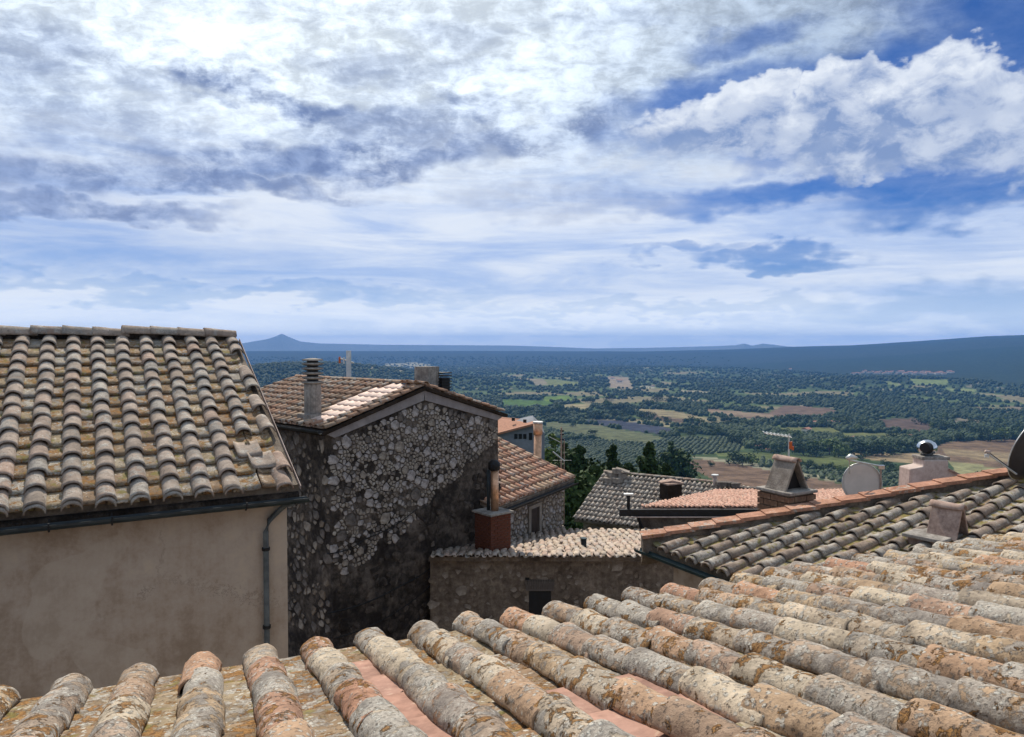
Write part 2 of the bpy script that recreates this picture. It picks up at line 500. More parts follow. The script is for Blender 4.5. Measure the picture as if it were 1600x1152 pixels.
M['plaster'] = wall_mat('old beige plaster', [(0.0, (0.30, 0.225, 0.165)), (0.3, (0.40, 0.315, 0.245)), (0.6, (0.44, 0.36, 0.29)), (1.0, (0.50, 0.40, 0.305))], 1.1, bs=0.45, bd=0.012, streak=0.22, crack=0.7)
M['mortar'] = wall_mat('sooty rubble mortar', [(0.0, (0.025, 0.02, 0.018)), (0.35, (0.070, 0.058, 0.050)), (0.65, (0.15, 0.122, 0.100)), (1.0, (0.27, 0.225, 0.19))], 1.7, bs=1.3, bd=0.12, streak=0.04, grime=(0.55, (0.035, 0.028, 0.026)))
M['mortar2'] = wall_mat('brown rubble mortar', [(0.0, (0.09, 0.07, 0.055)), (0.5, (0.20, 0.16, 0.125)), (1.0, (0.33, 0.275, 0.22))], 1.8, bs=1.0, bd=0.06, streak=0.12)
M['fascia'] = wall_mat('grey painted barge', [(0.0, (0.20, 0.175, 0.17)), (1.0, (0.33, 0.30, 0.29))], 1.2, bs=0.3, bd=0.01)
M['stone'] = wall_mat('pale limestone', [(0.0, (0.20, 0.175, 0.165)), (0.5, (0.40, 0.365, 0.35)), (1.0, (0.62, 0.58, 0.56))], 3.0, bs=1.0, bd=0.03, grime=(0.35, (0.17, 0.14, 0.12)))
M['stone2'] = wall_mat('brown field stone', [(0.0, (0.15, 0.12, 0.10)), (0.5, (0.29, 0.25, 0.21)), (1.0, (0.44, 0.40, 0.35))], 1.6, bs=0.7, bd=0.03)
M['stonedark'] = wall_mat('dirty field stone', [(0.0, (0.07, 0.058, 0.052)), (0.5, (0.15, 0.13, 0.115)), (1.0, (0.27, 0.24, 0.22))], 1.6, bs=0.7, bd=0.03)
M['lintel'] = wall_mat('smooth grey render', [(0.0, (0.20, 0.17, 0.14)), (1.0, (0.32, 0.28, 0.24))], 1.5, bs=0.2, bd=0.01)
M['brick'] = wall_mat('old brick', [(0.0, (0.13, 0.075, 0.05)), (0.5, (0.22, 0.13, 0.085)), (1.0, (0.34, 0.24, 0.17))], 5.0, bs=0.6, bd=0.01)
M['redbrick'] = wall_mat('red brick', [(0.0, (0.085, 0.032, 0.022)), (1.0, (0.17, 0.065, 0.04))], 3.0, bs=0.5, bd=0.01)
M['concrete'] = wall_mat('stained concrete', [(0.0, (0.15, 0.135, 0.12)), (0.5, (0.27, 0.245, 0.22)), (1.0, (0.40, 0.37, 0.33))], 4.0, bs=0.5, bd=0.01, streak=0.25)
M['whiteplaster'] = wall_mat('pinkish white render', [(0.0, (0.38, 0.29, 0.25)), (0.5, (0.50, 0.40, 0.35)), (1.0, (0.58, 0.49, 0.44))], 2.2, bs=0.3, bd=0.01, streak=0.15)
M['clay'] = wall_mat('pinkish clay slab', [(0.0, (0.22, 0.15, 0.12)), (0.5, (0.38, 0.27, 0.22)), (1.0, (0.50, 0.38, 0.31))], 6.0, bs=0.5, bd=0.006)
M['wood'] = wall_mat('dark old wood', [(0.0, (0.02, 0.014, 0.01)), (1.0, (0.055, 0.038, 0.028))], 4.0, bs=0.4, bd=0.01)
M['gutter'] = flat_mat('dark painted gutter', (0.026, 0.034, 0.038), 0.45, 0.0, 0.3)
M['pipe'] = flat_mat('weathered grey downpipe', (0.11, 0.12, 0.12), 0.6, 0.0, 0.35)
M['gutterblue'] = flat_mat('dark green gutter', (0.012, 0.032, 0.034), 0.4, 0.0, 0.3)
M['black'] = flat_mat('black iron', (0.012, 0.011, 0.011), 0.6, 0.0, 0.3)
M['copper'] = flat_mat('copper flue', (0.62, 0.36, 0.22), 0.42, 0.75, 0.25)
M['steel'] = flat_mat('bright steel', (0.62, 0.64, 0.66), 0.22, 1.0, 0.1)
M['alu'] = flat_mat('dull aluminium', (0.62, 0.62, 0.60), 0.45, 0.6, 0.15)
M['dish'] = flat_mat('light dish paint', (0.62, 0.55, 0.49), 0.55, 0.0, 0.06)
M['dishdark'] = flat_mat('dark dish paint', (0.05, 0.042, 0.04), 0.5, 0.0, 0.15)
M['glass'] = flat_mat('dark window', (0.012, 0.014, 0.018), 0.25, 0.0, 0.2)
M['shutter'] = flat_mat('dark brown shutter', (0.035, 0.022, 0.016), 0.6, 0.0, 0.25)
M['bluewall'] = wall_mat('grey blue house wall', [(0.0, (0.16, 0.17, 0.19)), (1.0, (0.24, 0.25, 0.27))], 1.0, bs=0.2)
M['orangeplastic'] = flat_mat('orange plastic', (0.55, 0.12, 0.03), 0.5, 0.0, 0.1)
M['farwall'] = flat_mat('cream house wall', (0.70, 0.64, 0.54), 0.9, 0.0, 0.1)
M['farroof'] = flat_mat('red tiled roof', (0.33, 0.16, 0.10), 0.9, 0.0, 0.2)

def leaf_mat(name, a, b, joined=False, sub=0.12):
    m_, g = new_mat(name)
    p, r = coords(g, joined)
    t = g.node('ShaderNodeAttribute', attribute_name='leaf')
    f = S(g, t.outputs['Fac'])
    c = g.mix((f * 0.6 + g.m('FRACT', r * 5.3) * 0.4).clamp(), a, b)
    return finish(m_, g, c, 0.75, spec=0.15)
M['leaf_dark'] = leaf_mat('dark oak leaves', (0.020, 0.042, 0.014), (0.075, 0.110, 0.034))
M['leaf_olive'] = leaf_mat('bright bush leaves', (0.05, 0.085, 0.02), (0.13, 0.17, 0.035))
M['leaf_fir'] = leaf_mat('conifer needles', (0.016, 0.036, 0.014), (0.065, 0.100, 0.030))
M['leaf_far'] = leaf_mat('woodland leaves', (0.018, 0.036, 0.013), (0.055, 0.082, 0.027), joined=True)
M['leaf_grove'] = leaf_mat('olive grove leaves', (0.045, 0.065, 0.035), (0.095, 0.12, 0.065), joined=True)
M['bark'] = flat_mat('bark', (0.10, 0.075, 0.055), 0.95, 0.0, 0.3)

# ---------------------------------------------------------------- the land: one sheet from the village to the far hills
def vn(x, y, seed, octs=4, gain=0.5):
    """cheap value noise on world metres, -1..1"""
    r = np.zeros_like(x, float); a = 1.0; tot = 0
    rs = np.random.RandomState(seed)
    for o in range(octs):
        T = rs.rand(64, 64); ox, oy = rs.rand(2) * 50
        xx, yy = x * 2 ** o + ox, y * 2 ** o + oy
        xi, yi = np.floor(xx).astype(int), np.floor(yy).astype(int)
        fx, fy = xx - xi, yy - yi
        fx = fx * fx * (3 - 2 * fx); fy = fy * fy * (3 - 2 * fy)
        a00 = T[xi % 64, yi % 64]; a10 = T[(xi + 1) % 64, yi % 64]; a01 = T[xi % 64, (yi + 1) % 64]; a11 = T[(xi + 1) % 64, (yi + 1) % 64]
        r += a * ((a00 * (1 - fx) + a10 * fx) * (1 - fy) + (a01 * (1 - fx) + a11 * fx) * fy)
        tot += a; a *= gain
    return r / tot * 2 - 1
def sm(x, a, b):
    t = np.clip((x - a) / (b - a), 0, 1)
    return t * t * (3 - 2 * t)
RP = [0, 26, 40, 60, 100, 200, 400, 700, 1100, 1600, 2500, 4000, 40000]
ZP = [-9, -9.6, -13, -21, -35, -62, -100, -131, -153, -163, -168, -170, -170]
def az_of(px): return math.atan((px - CX) / F)
def height(x, y):
    r = np.hypot(x, y); th = np.arctan2(x, y)
    z = np.interp(r, RP, ZP)
    z = z + vn(x / 420, y / 420, 3, 4) * 7.0 * sm(r, 150, 1500) * (1 - 0.75 * sm(r, 1500, 2600)) + vn(x / 1500, y / 1500, 5, 3) * 9.0 * sm(r, 2000, 5000)
    # wooded knoll on the left, and the low rise that carries the far village
    def bump(px, r0, h, tr, tt):
        a0 = az_of(px); dt = (th - a0) * r0; dr = r - r0
        return h * np.exp(-(dt / tt) ** 2 - (dr / tr) ** 2)
    z = z + bump(430, 2900, 84, 520, 420) + bump(560, 3400, 62, 420, 520) + bump(1400, 3700, 27, 420, 520) + bump(1040, 5200, 14, 500, 700)
    z = z + bump(395, 1500, 70, 240, 120)
    # long wooded plateau on the horizon
    pxs = CX + F * np.tan(np.clip(th, -1.2, 1.2))
    crest_y = np.interp(pxs, [-2000, 360, 700, 1000, 1120, 1250, 1330, 1450, 1540, 1600, 1800, 2600], [549, 549, 549, 549.5, 547, 542, 540, 532, 526, 524, 520, 520])
    foot = np.interp(pxs, [-2000, 360, 1000, 1150, 1330, 1600, 2600], [6000, 6000, 6200, 6000, 4700, 3500, 3000])
    zc = (541 - crest_y) / F * 9300 * np.cos(np.clip(th, -1.1, 1.1))
    k = sm(r, foot, 9300)
    rel = vn(x / 900, y / 900, 9, 5, 0.55)
    z = z + k ** 0.75 * (zc - z) + rel * 26 * k * (1 - sm(r, 8200, 9000)) + rel * 5 * sm(r, 8800, 9400)
    z = z - sm(r, 9600, 13000) * (160 + np.maximum(zc, 0))
    # farthest range with its pointed mountain
    cy = np.interp(pxs, [-3000, 300, 365, 400, 418, 432, 441, 452, 470, 500, 600, 700, 800, 880, 930, 1000, 1060, 1120, 1150, 1163, 1175, 1192, 1205, 1230, 1300, 2600],
                   [546, 543, 539, 533, 530, 525.5, 521.5, 527, 534, 537, 539, 539.5, 540, 543, 545, 544, 542.5, 541, 539.5, 537, 540.5, 537, 538.5, 541.5, 545, 546])
    zf = (541 - cy) / F * 15500 * np.cos(np.clip(th, -1.1, 1.1))
    w = sm(r, 12500, 15500) * (1 - sm(r, 15900, 18500))
    z = z + w * (zf - z + vn(x / 1300, y / 1300, 21, 4) * 7)
    return z

FIELDS = [  # outline in the photograph, colour of soil or crop
 ([(822, 592), (870, 593), (905, 598), (903, 603), (842, 603)], (0.15, 0.17, 0.06)),
 ([(822, 592), (850, 592), (856, 601), (838, 603)], (0.22, 0.19, 0.13)),
 ([(785, 624), (850, 626), (868, 630), (862, 636), (800, 637), (785, 634)], (0.07, 0.125, 0.03)),
 ([(850, 619), (890, 619), (896, 627), (848, 627)], (0.11, 0.17, 0.035)),
 ([(878, 632), (925, 632), (921, 640), (880, 640)], (0.26, 0.22, 0.13)),
 ([(950, 588), (982, 590), (990, 607), (952, 606)], (0.26, 0.21, 0.16)),
 ([(1000, 603), (1024, 604), (1022, 607), (1000, 606)], (0.26, 0.25, 0.19)),
 ([(1062, 609), (1118, 613), (1118, 616), (1064, 613)], (0.27, 0.24, 0.17)),
 ([(895, 655), (960, 656), (1057, 671), (1045, 681), (985, 673), (930, 662)], (0.045, 0.05, 0.075)),
 ([(850, 660), (930, 664), (1040, 684), (1010, 694), (900, 684), (850, 672)], (0.11, 0.12, 0.065)),
 ([(985, 639), (1050, 641), (1112, 655), (1090, 660), (1010, 647)], (0.24, 0.20, 0.12)),
 ([(1000, 646), (1085, 657), (1060, 662), (1010, 652)], (0.12, 0.085, 0.06)),
 ([(1102, 639), (1200, 646), (1225, 634), (1290, 637), (1312, 643), (1290, 650), (1190, 656), (1110, 647)], (0.145, 0.10, 0.075)),
 ([(1102, 641), (1150, 642), (1215, 650), (1190, 653), (1104, 644)], (0.23, 0.17, 0.12)),
 ([(1370, 656), (1430, 653), (1465, 668), (1450, 678), (1385, 672)], (0.10, 0.07, 0.055)),
 ([(1488, 655), (1536, 656), (1534, 664), (1492, 666)], (0.17, 0.15, 0.11)),
 ([(1512, 640), (1600, 643), (1600, 637), (1514, 636)], (0.17, 0.14, 0.10)),
 ([(1440, 704), (1480, 690), (1600, 686), (1700, 690), (1700, 760), (1600, 757), (1540, 740), (1485, 722), (1430, 716)], (0.155, 0.105, 0.07)),
 ([(1470, 700), (1560, 706), (1660, 720), (1660, 734), (1560, 722), (1480, 711)], (0.25, 0.19, 0.12)),
 ([(1330, 709), (1440, 708), (1440, 724), (1400, 722), (1335, 716)], (0.25, 0.19, 0.12)),
 ([(1480, 719), (1600, 738), (1600, 760), (1500, 745)], (0.23, 0.22, 0.12)),
 ([(1060, 722), (1100, 717), (1190, 731), (1260, 745), (1330, 760), (1400, 775), (1180, 775), (1110, 748)], (0.15, 0.10, 0.072)),
 ([(1065, 712), (1120, 716), (1200, 728), (1270, 741), (1330, 754), (1330, 757), (1260, 745), (1180, 730), (1100, 718)], (0.24, 0.23, 0.17)),
 ([(1110, 704), (1240, 712), (1330, 716), (1380, 730), (1330, 735), (1200, 725), (1120, 712)], (0.10, 0.12, 0.045)),
 ([(1060, 682), (1140, 684), (1170, 700), (1100, 710), (1060, 700)], (0.11, 0.125, 0.06)),
 ([(1420, 592), (1450, 594), (1485, 593), (1478, 602), (1430, 602)], (0.16, 0.20, 0.075)),
 ([(1376, 595), (1400, 598), (1410, 604), (1390, 602)], (0.16, 0.19, 0.08)),
 ([(1505, 606), (1530, 610), (1512, 613), (1470, 608)], (0.18, 0.21, 0.09)),
 ([(600, 568), (650, 567), (672, 570), (665, 576), (605, 574)], (0.28, 0.26, 0.18)),
 ([(1200, 668), (1300, 668), (1330, 682), (1230, 680)], (0.12, 0.13, 0.05)),
 ([(860, 700), (900, 700), (880, 745), (850, 735)], (0.10, 0.14, 0.05)),
 ([(1310, 676), (1420, 678), (1430, 688), (1320, 690)], (0.12, 0.13, 0.055)),
]
na = np.concatenate([np.linspace(-180, -44, 35)[:-1], np.arange(-44, 44.01, 0.1), np.linspace(44, 180, 35)[1:-1]])
th = np.radians(na)
rr = np.concatenate([[1.0, 8.0, 16.0], 22.0 * 1.021 ** np.arange(0, 350)])
rr = rr[rr < 19200]
TH, RR = np.meshgrid(th, rr)
GX, GY = RR * np.sin(TH), RR * np.cos(TH)
GZ = height(GX, GY)
nr, nt = GX.shape
idx = np.arange(nr * nt).reshape(nr, nt)
nx = np.roll(idx, -1, axis=1)
quads = np.stack([idx[:-1], nx[:-1], nx[1:], idx[1:]], -1).reshape(-1, 4)[:, ::-1]
PX, PY = proj_px(GX, GY, GZ)
jx = vn(GX / 60, GY / 60, 31, 3) * 3.0; jy = vn(GX / 60, GY / 60, 32, 3) * 0.8
base = np.zeros((nr, nt, 3)) + (0.040, 0.062, 0.024)
pn = vn(GX / 230, GY / 320, 41, 2, 0.5); pm = vn(GX / 90, GY / 90, 42, 3)
def lay(mask, col, k=1.0):
    base[mask] = base[mask] * (1 - k) + np.array(col) * k
far = RR > 1500
lay(far & (pn > 0.26), (0.075, 0.105, 0.038))
lay(far & (pn > 0.48), (0.17, 0.15, 0.085))
lay(far & (np.abs(pn) < 0.018) & (RR < 5000), (0.17, 0.155, 0.10))
lay(far & (pn < -0.35), (0.022, 0.036, 0.018))
lay(far & (pn < -0.66), (0.07, 0.085, 0.04))
wood = (RR > np.interp(PX, [360, 1000, 1150, 1330, 1600], [5900, 6100, 5900, 4600, 3400])) | ((PX < 560) & (RR < 4000))
lay(wood, (0.022, 0.036, 0.020))
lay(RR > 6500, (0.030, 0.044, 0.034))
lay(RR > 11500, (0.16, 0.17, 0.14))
front = (TH > R(-40)) & (TH < R(42))
for poly, col in FIELDS:
    m_ = front & inside(PX + jx, PY + jy * (RR < 2500), poly)
    lay(m_, np.array(col) * np.array((0.88, 0.88, 0.80)))
# vineyard and plough rows, as a faint change of tone across the big near fields
base *= (1 + 0.10 * pm[..., None])
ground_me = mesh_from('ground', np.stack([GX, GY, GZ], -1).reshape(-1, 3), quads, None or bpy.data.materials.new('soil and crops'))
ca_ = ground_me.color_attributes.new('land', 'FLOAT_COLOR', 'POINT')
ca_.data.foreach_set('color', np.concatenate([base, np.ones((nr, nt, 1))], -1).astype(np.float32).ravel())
gm_ = ground_me.materials[0]; gm_.use_nodes = True
g = G(gm_.node_tree)
a_ = g.node('ShaderNodeAttribute', attribute_name='land')
t_ = g.node('ShaderNodeTexCoord'); pos = S(g, t_.outputs['Object'])
n1 = g.noise(pos, 0.045, 8.0, 0.65); n2 = g.noise(pos, 0.4, 4.0, 0.6)
x_, y_, z_ = g.sep(pos)
rows = g.m('SINE', (x_ * 0.75 + y_ * 0.55) * 0.9)
colr = g.vscale(S(g, a_.outputs['Color']), g.ss(n1, 0.3, 0.7, 0.62, 1.35) * g.ss(n2, 0.3, 0.7, 0.85, 1.12) * (1.0 + rows * 0.06))
finish(gm_, g, colr, 0.95, bump=n1, bs=0.5, bd=3.0, spec=0.05)
place('ground', ground_me, (0, 0, 0), kind='structure')

# ---------------------------------------------------------------- air
hz = MB().box((0, 0, (-173 - 1.0 + 470) / 2 - 10), (39000, 39000, 174 + 470 + 20))
zlo, zhi = float(GZ.min()) - 1.0, float(GZ.max()) + 12.0
hz = MB().box((0, 0, (zlo + zhi) / 2), (39000, 39000, zhi - zlo))
hm = bpy.data.materials.new('blue air'); hm.use_nodes = True
hm.node_tree.nodes.clear()
pv = hm.node_tree.nodes.new('ShaderNodeVolumePrincipled')
pv.inputs['Color'].default_value = (0.14, 0.41, 1.0, 1)
pv.inputs['Density'].default_value = 6.6e-5
pv.inputs['Anisotropy'].default_value = 0.0
ov = hm.node_tree.nodes.new('ShaderNodeOutputMaterial')
hm.node_tree.links.new(pv.outputs[0], ov.inputs['Volume'])
hz.put('haze', hm, kind='stuff')

# ---------------------------------------------------------------- trees
def ground_z(x, y): return float(height(np.array([float(x)]), np.array([float(y)]))[0])
def cards(n, fn, size, seed, flat=0.5):
    """n small leaf sprays; fn(rng) gives centre and outward direction"""
    rs = np.random.RandomState(seed)
    C, O = fn(rs, n)
    nrm = O + rs.normal(0, 0.7, (n, 3)); nrm /= np.linalg.norm(nrm, axis=1)[:, None] + 1e-9
    a = np.cross(nrm, rs.normal(0, 1, (n, 3))); a /= np.linalg.norm(a, axis=1)[:, None] + 1e-9
    b = np.cross(nrm, a)
    s = size * rs.uniform(0.6, 1.4, (n, 1))
    k = rs.uniform(0.5, 1.0, (n, 1))
    V = np.stack([C - a * s, C - b * s * k * 0.7, C + a * s, C + b * s * k + nrm * s * 0.3], 1).reshape(-1, 3)
    Fq = np.arange(4 * n).reshape(n, 4)
    leaf = np.repeat(rs.rand(n), 4)
    return V, Fq, leaf
def crown_fn(lobes, seed):
    rs0 = np.random.RandomState(seed)
    L = np.array([[rs0.normal(0, 0.24), rs0.normal(0, 0.24), rs0.uniform(-0.22, 0.30), rs0.uniform(0.20, 0.36)] for _ in range(lobes)])
    def fn(rs, n):
        k = rs.randint(0, lobes, n)
        d = rs.normal(0, 1, (n, 3)); d /= np.linalg.norm(d, axis=1)[:, None]
        rad = L[k, 3:4] * rs.uniform(0.55, 1.08, (n, 1))
        return L[k, :3] + d * rad * (1, 1, 0.85), d
    return fn
def fir_fn(rs, n):
    h = rs.rand(n) ** 1.25
    ang = rs.rand(n) * 2 * np.pi + np.floor(h * 12) * 1.3
    lay_ = 0.55 + 0.55 * (np.sin(ang * 4 + np.floor(h * 11) * 2.1) > 0.1) + 0.35 * (np.sin(h * 75) > 0.3)
    T = np.random.RandomState(77).uniform(0.35, 1.35, (15, 11))
    lay_ = lay_ * 0.35 + T[(h * 14).astype(int) % 15, ((ang % 6.283) * 1.75).astype(int) % 11] * 0.75
    rad = (1 - h) ** 0.80 * 0.30 * lay_ * np.sqrt(rs.uniform(0.15, 1, n)) + 0.01
    C = np.stack([np.cos(ang) * rad, np.sin(ang) * rad, h - 0.5 - rad * 0.25], 1)
    O = np.stack([np.cos(ang), np.sin(ang), np.full(n, 0.5)], 1)
    return C, O
def leafy(name, V, Fq, leaf, mat):
    me = mesh_from(name, V, Fq, mat, smooth=False)
    a = me.attributes.new('leaf', 'FLOAT', 'POINT'); a.data.foreach_set('value', leaf.astype(np.float32))
    return me
def trunk_mesh(name, limbs=5, seed=0):
    rnd = random.Random(seed); mb = MB()
    mb.tube([(0, 0, 0), (0.01, 0, 0.2), (0.0, 0.015, 0.42), (0, 0, 0.62)], [0.035, 0.026, 0.018, 0.006], 7)
    for i in range(limbs):
        a = rnd.uniform(0, 6.28); z = rnd.uniform(0.22, 0.42)
        mb.tube([(0, 0, z), (math.cos(a) * 0.12, math.sin(a) * 0.12, z + 0.12), (math.cos(a) * 0.22, math.sin(a) * 0.22, z + 0.22)], [0.014, 0.009, 0.003], 5)
    return mesh_from(name, np.vstack(mb.V), mb.F, M['bark'])
CROWN = []
for i in range(5):
    V, Fq, lf = cards(520, crown_fn(6 + i, 50 + i), 0.055, 70 + i)
    CROWN.append(leafy('crown', V, Fq, lf, M['leaf_dark']))
V, Fq, lf = cards(520, crown_fn(7, 58), 0.055, 79)
CROWN_B = leafy('crown', V, Fq, lf, M['leaf_olive'])
TRUNK = [trunk_mesh('trunk', 5, i) for i in range(3)]
def tree(name, x, y, h, w, crown, trunk, label, cat='tree', group=None, lift=0.38, rot=0.0):
    z = ground_z(x, y)
    t = empty(name, (x, y, z - 0.2), label, cat, group)
    Mt = Matrix.Translation((x, y, z - 0.2)) @ Matrix.Rotation(rot, 4, 'Z') @ Matrix.Diagonal((h, h, h * 0.9, 1))
    place('trunk', trunk, None, t, Mt)
    Mc = Matrix.Translation((x, y, z - 0.2 + h * (1 - (1 - lift) / 2))) @ Matrix.Rotation(rot, 4, 'Z') @ Matrix.Diagonal((w, w, h * (1 - lift) * 1.05, 1))
    place('crown', crown, None, t, Mc)
    return t
def on_land(px, py):
    """where the sight line through a pixel meets the land"""
    d = ray(px, py); d = d / d[1]
    ys = 40.0 * 1.01 ** np.arange(0, 620)
    zz = height(d[0] * ys, ys); zr = d[2] * ys
    hit = np.nonzero(zr < zz)[0]
    i = hit[0] if len(hit) else len(ys) - 1
    return d[0] * ys[i], ys[i]

# dark trees just below the village, every leaf spray at its real size
def real_crown(x, y, z0, w, h, n, size, mat, seed, fir=False):
    if fir:
        V, Fq, lf = cards(n, lambda rs, n_: (lambda C, O: (C * (w * 1.9, w * 1.9, h) + (0, 0, h / 2), O))(*fir_fn(rs, n_)), size, seed)
    else:
        rs0 = np.random.RandomState(seed)
        nl = max(8, int(h * w / 3.2))
        L = np.column_stack([rs0.normal(0, 0.27, nl) * w, rs0.normal(0, 0.27, nl) * w, rs0.uniform(0.12, 0.84, nl) * h, rs0.uniform(0.14, 0.24, nl) * w])
        L[:, :2] *= (1.15 - 0.7 * (L[:, 2] / h))[:, None]
        L = np.vstack([L] + [[rs0.normal(0, 0.03) * w, rs0.normal(0, 0.03) * w, h * q, w * rq] for q, rq in ((0.45, 0.30), (0.58, 0.27), (0.68, 0.23), (0.77, 0.19), (0.85, 0.14), (0.92, 0.09), (0.96, 0.05))])
        def fn(rs, n_):
            k = rs.randint(0, len(L), n_)
            d = rs.normal(0, 1, (n_, 3)); d /= np.linalg.norm(d, axis=1)[:, None]
            return L[k, :3] + d * L[k, 3:4] * rs.uniform(0.6, 1.12, (n_, 1)) * (1, 1, 0.9), d
        V, Fq, lf = cards(n, fn, size, seed)
    return leafy('crown', V, Fq, lf, mat)
NEAR = [  # px of axis, py of top, distance, width m, kind, label
 (905, 694, 62, 7.5, 'b', 'broad dark evergreen tree directly right of the terracotta roofed stone house'),
 (960, 690, 70, 5.2, 'b', 'dark tree with a ragged pointed top behind the left end of the grey roof'),
 (1016, 687, 66, 6.0, 'b', 'dark tree with a ragged top, right one of two, behind the grey roof'),
 (1040, 722, 60, 5.0, 'b', 'low dark tree behind the ridge of the grey tiled roof, right of the pointed trees'),
 (930, 728, 50, 6.0, 'b', 'low dark tree filling the gap left of the grey tiled roof'),
 (985, 722, 58, 6.0, 'b', 'dark round tree between the two pointed trees behind the grey roof'),
 (890, 745, 54, 5.0, 'b', 'dark shrubby tree just beyond the right tip of the terracotta roof'),
 (1050, 688, 330, 20.0, 'b', 'large round dark tree beside the small road bend in the valley'),
 (862, 672, 95, 8.0, 'o', 'yellow green leafy tree behind the tall copper flue'),
 (884, 686, 90, 6.0, 'b', 'dark tree just behind the thin brown antenna mast'),
 (872, 738, 75, 6.0, 'o', 'light green bush below the aerial beside the terracotta roof'),
]
for i_, (px_, py_, Y_, w_, k_, lb_) in enumerate(NEAR):
    P_ = atY(px_, py_, Y_); gz_ = ground_z(P_[0], P_[1])
    h_ = P_[2] - gz_
    t = empty({'f': 'conifer_tree', 'b': 'evergreen_tree', 'o': 'leafy_tree'}[k_], (P_[0], P_[1], gz_), lb_, 'tree', 'dark trees below the village' if k_ != 'o' else None)
    mb = MB(); mb.tube([(P_[0], P_[1], gz_ - 0.3), (P_[0] + 0.1, P_[1], gz_ + h_ * 0.45), (P_[0], P_[1], gz_ + h_ * 0.85)], [0.24, 0.14, 0.03], 8)
    for q in range(6):
        a_ = q * 1.1 + i_; zz_ = gz_ + h_ * (0.2 + 0.09 * q)
        mb.tube([(P_[0], P_[1], zz_), (P_[0] + math.cos(a_) * w_ * 0.25, P_[1] + math.sin(a_) * w_ * 0.25, zz_ + h_ * 0.08)], [0.07, 0.02], 5)
    mb.put('trunk', M['bark'], t)
    place('crown', real_crown(P_[0], P_[1], gz_, w_, h_, 13000 if k_ == 'f' else 11000, 0.19 if Y_ < 200 else 0.8, M['leaf_olive'] if k_ == 'o' else (M['leaf_fir'] if k_ == 'f' else M['leaf_dark']), 40 + i_, k_ == 'f'), (P_[0], P_[1], gz_), t)

# single trees of the valley that can be told apart: (px, py of the foot, height in px)
SOLO = [(1240, 706, 26), (1160, 728, 24), (1175, 728, 20), (1147, 724, 20), (1190, 706, 18), (1205, 708, 14), (1215, 712, 20), (1145, 694, 18), (1160, 692, 16), (1255, 712, 22),
 (1275, 714, 24), (1296, 712, 30), (1310, 715, 26), (1345, 712, 26), (1362, 712, 24), (1378, 712, 26), (1395, 710, 24), (1408, 706, 20), (1420, 706, 22), (1330, 700, 20),
 (1220, 662, 15), (1246, 662, 16), (1262, 660, 12), (1285, 668, 12), (1225, 664, 12), (962, 654, 16), (930, 655, 16), (945, 640, 16), (960, 642, 14), (975, 642, 14),
 (1003, 656, 14), (1026, 664, 10), (1042, 664, 10), (870, 645, 16), (858, 650, 16), (848, 652, 14), (820, 648, 14), (838, 640, 7), (800, 648, 12), (895, 667, 8),
 (925, 680, 10), (1480, 676, 20), (1500, 675, 18), (1462, 672, 14), (1440, 664, 14), (1520, 664, 10), (1545, 690, 22), (1570, 690, 24), (1590, 688, 24), (1525, 682, 18),
 (1497, 690, 16), (1470, 692, 14), (1520, 750, 12), (1532, 748, 14), (1545, 752, 10), (1500, 752, 10), (1300, 735, 14), (1280, 738, 14), (1262, 732, 14), (1320, 742, 14),
 (1390, 735, 14), (1260, 752, 10), (1345, 752, 12), (1240, 752, 10), (1110, 730, 10), (1116, 668, 12), (1130, 668, 12), (1145, 668, 12), (1162, 668, 12), (1178, 668, 10),
 (1108, 676, 14), (1092, 678, 14), (1078, 678, 12), (1350, 670, 12), (1362, 668, 10), (1410, 690, 12), (1395, 686, 12)]
rnd = random.Random(4)
SOLO_T = []
BANDS = [(700, 'in the near part of the valley'), (0, 'in the middle of the valley')]
for px_, py_, hp in SOLO + [(rnd.uniform(1060, 1600), rnd.uniform(655, 700), rnd.uniform(7, 15)) for _ in range(95)] + [(rnd.uniform(790, 1060), rnd.uniform(625, 660), rnd.uniform(6, 13)) for _ in range(50)] + [(rnd.uniform(1180, 1420), rnd.uniform(716, 750), rnd.uniform(7, 13)) for _ in range(35)]:
    if any(inside([px_], [py_], f_)[0] for f_, c_ in FIELDS) and (px_, py_, hp) not in SOLO: continue
    x_, y_ = on_land(px_, py_)
    if y_ > 3500: continue
    h_ = hp * y_ / F
    k_ = rnd.random() < 0.12 or (px_, py_) in ((1296, 712),)
    SOLO_T.append((px_, py_, x_, y_, h_, k_))
ORD = ['leftmost', 'second', 'third', 'fourth', 'fifth', 'sixth', 'seventh', 'eighth', 'ninth', 'tenth', 'eleventh', 'twelfth', 'thirteenth', 'fourteenth', 'fifteenth', 'sixteenth', 'seventeenth', 'eighteenth', 'nineteenth', 'twentieth']
def nth(i, n, what):
    if i == 0: return 'leftmost ' + what
    if i == n - 1: return 'rightmost ' + what
    if i < 20: return ORD[i] + ' ' + what + ' from the left'
    j = n - 1 - i
    return (ORD[j] if 0 < j < 20 else 'middle') + ' ' + what + ' from the right'
ZONES = [(790, 920, 620, 662, 'below the bright green fields'), (920, 1060, 620, 648, 'around the tan field right of the green ones'), (870, 1060, 648, 690, 'beside the blue grey vineyard'),
         (1060, 1200, 655, 700, 'left of the farm buildings in the middle valley'), (1200, 1330, 655, 690, 'around the cream farmhouse'), (1330, 1470, 640, 700, 'below the hill village'),
         (1470, 1620, 640, 700, 'along the top edge of the wide brown field'), (1100, 1215, 690, 740, 'left of the aerial on the brick chimney'), (1215, 1330, 690, 730, 'right behind the orange box of the aerial'),
         (1330, 1440, 690, 730, 'above the white dish and the steel cowl'), (1180, 1440, 730, 760, 'in the green strip behind the white dish'), (1440, 1620, 700, 770, 'at the foot of the wide brown field')]
